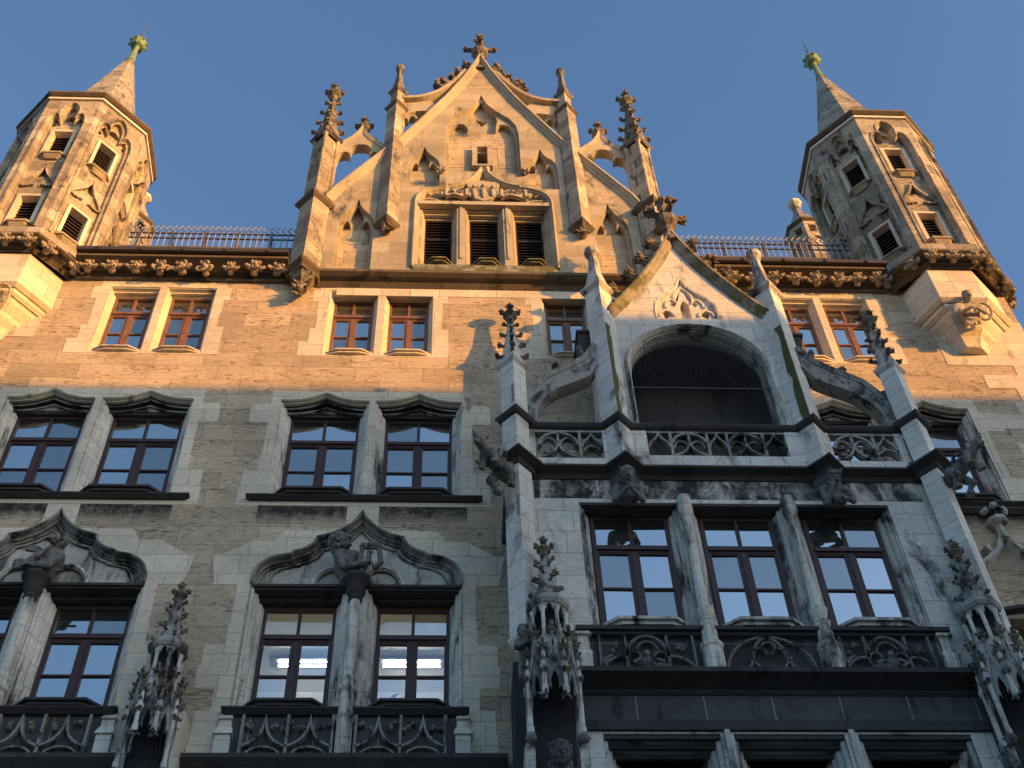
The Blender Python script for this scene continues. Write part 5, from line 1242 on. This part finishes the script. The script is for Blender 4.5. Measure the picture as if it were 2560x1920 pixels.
def gargoyle(name, label, p0, p1, mat='statue'):
    m = M(); p0, p1 = Vector(p0), Vector(p1); d = (p1-p0); L_ = d.length; d.normalize(); sd = d.cross(Vector((0, 0, 1))).normalized(); up = sd.cross(d)
    P = lambda a, b_, c: p0+d*a*L_+sd*b_+up*c
    for a, r_ in ((0, .15), (.15, .17), (.35, .16), (.55, .135), (.7, .10)): m.blob(P(a, 0, 0), r_, 2)
    m.tube([P(0, 0, 0), P(.35, 0, 0), P(.6, 0, .0), P(.85, 0, .04)], [.14, .155, .12, .09], 10)
    m.blob(P(.88, 0, .06), (.11, .11, .10), 2)
    m.tube([P(.86, 0, .07), P(1.0, 0, .10), P(1.07, 0, .13)], [.085, .06, .04], 8); m.tube([P(.86, 0, .0), P(.98, 0, -.05), P(1.03, 0, -.06)], [.06, .045, .03], 7)
    m.blob(P(1.08, 0, .15), .035, 1)
    for q in (-1, 1):
        m.spike(P(.84, q*.07, .11), up*1.0+sd*q*.5-d*.3, .16, .05); m.blob(P(.94, q*.06, .12), .025, 1)
        cap(m, P(.62, q*.10, -.02), P(.52, q*.15, -.25), .07, .05); cap(m, P(.52, q*.15, -.25), P(.62, q*.13, -.34), .045, .04)
        cap(m, P(.12, q*.13, .0), P(.22, q*.2, -.26), .10, .075); cap(m, P(.22, q*.2, -.26), P(-.02, q*.15, -.42), .06, .045); m.blob(P(.05, q*.15, -.46), (.07, .07, .04), 2)
        for k in range(4): m.spike(P(.05, q*.15, -.46), d+sd*(k-1.5)*.3, .10, .025)
        m.tube([P(.30, q*.12, .08), P(.45, q*.26, .02), P(.62, q*.24, -.08), P(.5, q*.14, -.12)], [.05, .035, .03, .02], 6)
    for k in range(10): m.spike(P(.72-k*.05, 0, .10), up-d*.5, .09, .03)
    o = m.build(name, mat, None, smooth=True); remesh(o, .014, .01); tag(o, label, 'gargoyle', 'gargoyles at the balcony corners')
gargoyle('gargoyle', 'stone beast gargoyle leaning out to the left from the balcony corner', (1.04, -1.92, 19.78), (.48, -2.62, 19.92))
gargoyle('gargoyle', 'dark stone beast gargoyle leaning out to the right in front of a window', (8.86, -1.92, 19.78), (9.30, -2.62, 20.02))

# ================================================================== LIT ROOM behind the centre ogee window
RM = thing('lit_room', 'brightly lit office room seen through the centre ogee window', 'room', (-1.55, 2.5, 16))
m = M(); x0, x1, y0, y1, z0, z1 = -3.9, .8, .70, 3.4, 15.9, 19.5
m.box(x0, x0+.05, y0, y1, z0, z1); m.box(x1-.05, x1, y0, y1, z0, z1); m.box(x0+.05, x1-.05, y1-.05, y1, z0, z1); m.build('room_wall', 'room', RM)
m = M(); m.box(x0+.05, x1-.05, y0, y1-.05, z0, z0+.05); m.build('room_floor', 'room', RM)
m = M(); m.box(x0+.05, x1-.05, y0, y1-.05, z1-.05, z1); m.build('room_ceiling', 'room', RM)
m = M(); m.box(-3.84, .74, .72, 1.75, 19.40, 19.447); m.build('ceiling_arch', 'roomceil', RM)
for x0, x1 in ((-3.12, -2.12), (-1.16, -.08)):
    LP = thing('ceiling_lamp', 'twin tube ceiling lamp in the %s of the two lit windows' % ('left' if x0 < -2 else 'right'), 'lamp', ((x0+x1)/2, 2.4, 19.3), 'fluorescent ceiling lamps')
    m = M(); m.box(x0-.16, x1+.1, 2.28, 2.52, 19.34, 19.42); m.build('lamp_housing', 'metal', LP)
    for y in (2.33, 2.46): M().tube([(x0, y, 19.31), (x1, y, 19.31)], .010, 8).build('tube', 'tube', LP)
PL = thing('potted_plant', 'leafy houseplant standing behind the lit window', 'plant', (-1.0, .95, 16.5))
m = M(); m.lathe(-.95, .95, [(.09, 16.5), (.13, 16.75), (.14, 16.78)], 10); m.build('pot', 'roof', PL)
m = M(); m.tube([(-.95, .95, 16.7), (-.95, .93, 17.15)], .012, 5)
for k in range(11):
    a = k*2.4; p = Vector((-.95, .93, 17.05+.015*k)); d = Vector((math.cos(a), math.sin(a)*.4, random.uniform(-.2, .4))); m.spike(p, d, .26, .06)
for k in range(5): m.spike((-1.25, .93, 16.95), (math.cos(k*1.3), .2, math.sin(k*1.3)), .24, .05)
m.build('foliage', 'leaf', PL)

# ================================================================== buildings across the square (they cast the evening shadow)
def block(x0, x1, y0, y1, h, label):
    o_ = thing('town_house', label, 'house', ((x0+x1)/2, (y0+y1)/2, 0), 'houses across the square')
    m = M(); m.box(x0, x1, y0, y1, 0, h-4); m.build('wall', 'plaster', o_)
    m = M(); m.add([(x0-.3, y0-.3, h-4), (x1+.3, y0-.3, h-4), (x1+.3, y1+.3, h-4), (x0-.3, y1+.3, h-4), (x0, (y0+y1)/2, h), (x1, (y0+y1)/2, h)], [(0, 3, 2, 1), (0, 1, 5, 4), (1, 2, 5), (2, 3, 4, 5), (3, 0, 4)]); m.build('roof', 'roof', o_)
    m = M(); x = x0+1.5
    while x < x1-2:
        for z in range(4, int(h-6), 4): m.box(x, x+1.2, y1-.02, y1+.03, z, z+2.1)
        x += 2.8
    m.build('windows', 'glass', o_)
ys = -24.0; RIDGE = 24.75+.33*(-(ys-6))
block(24, 72, ys-12, ys, RIDGE, 'tall long gabled house across the square, far to the right')
block(72.5, 110, ys-12, ys, RIDGE-1, 'gabled house across the square at the far right end')
block(-70, 23.5, ys-18, ys-6, 17, 'low gabled house across the square behind the viewer')

scene.render.engine = 'CYCLES'
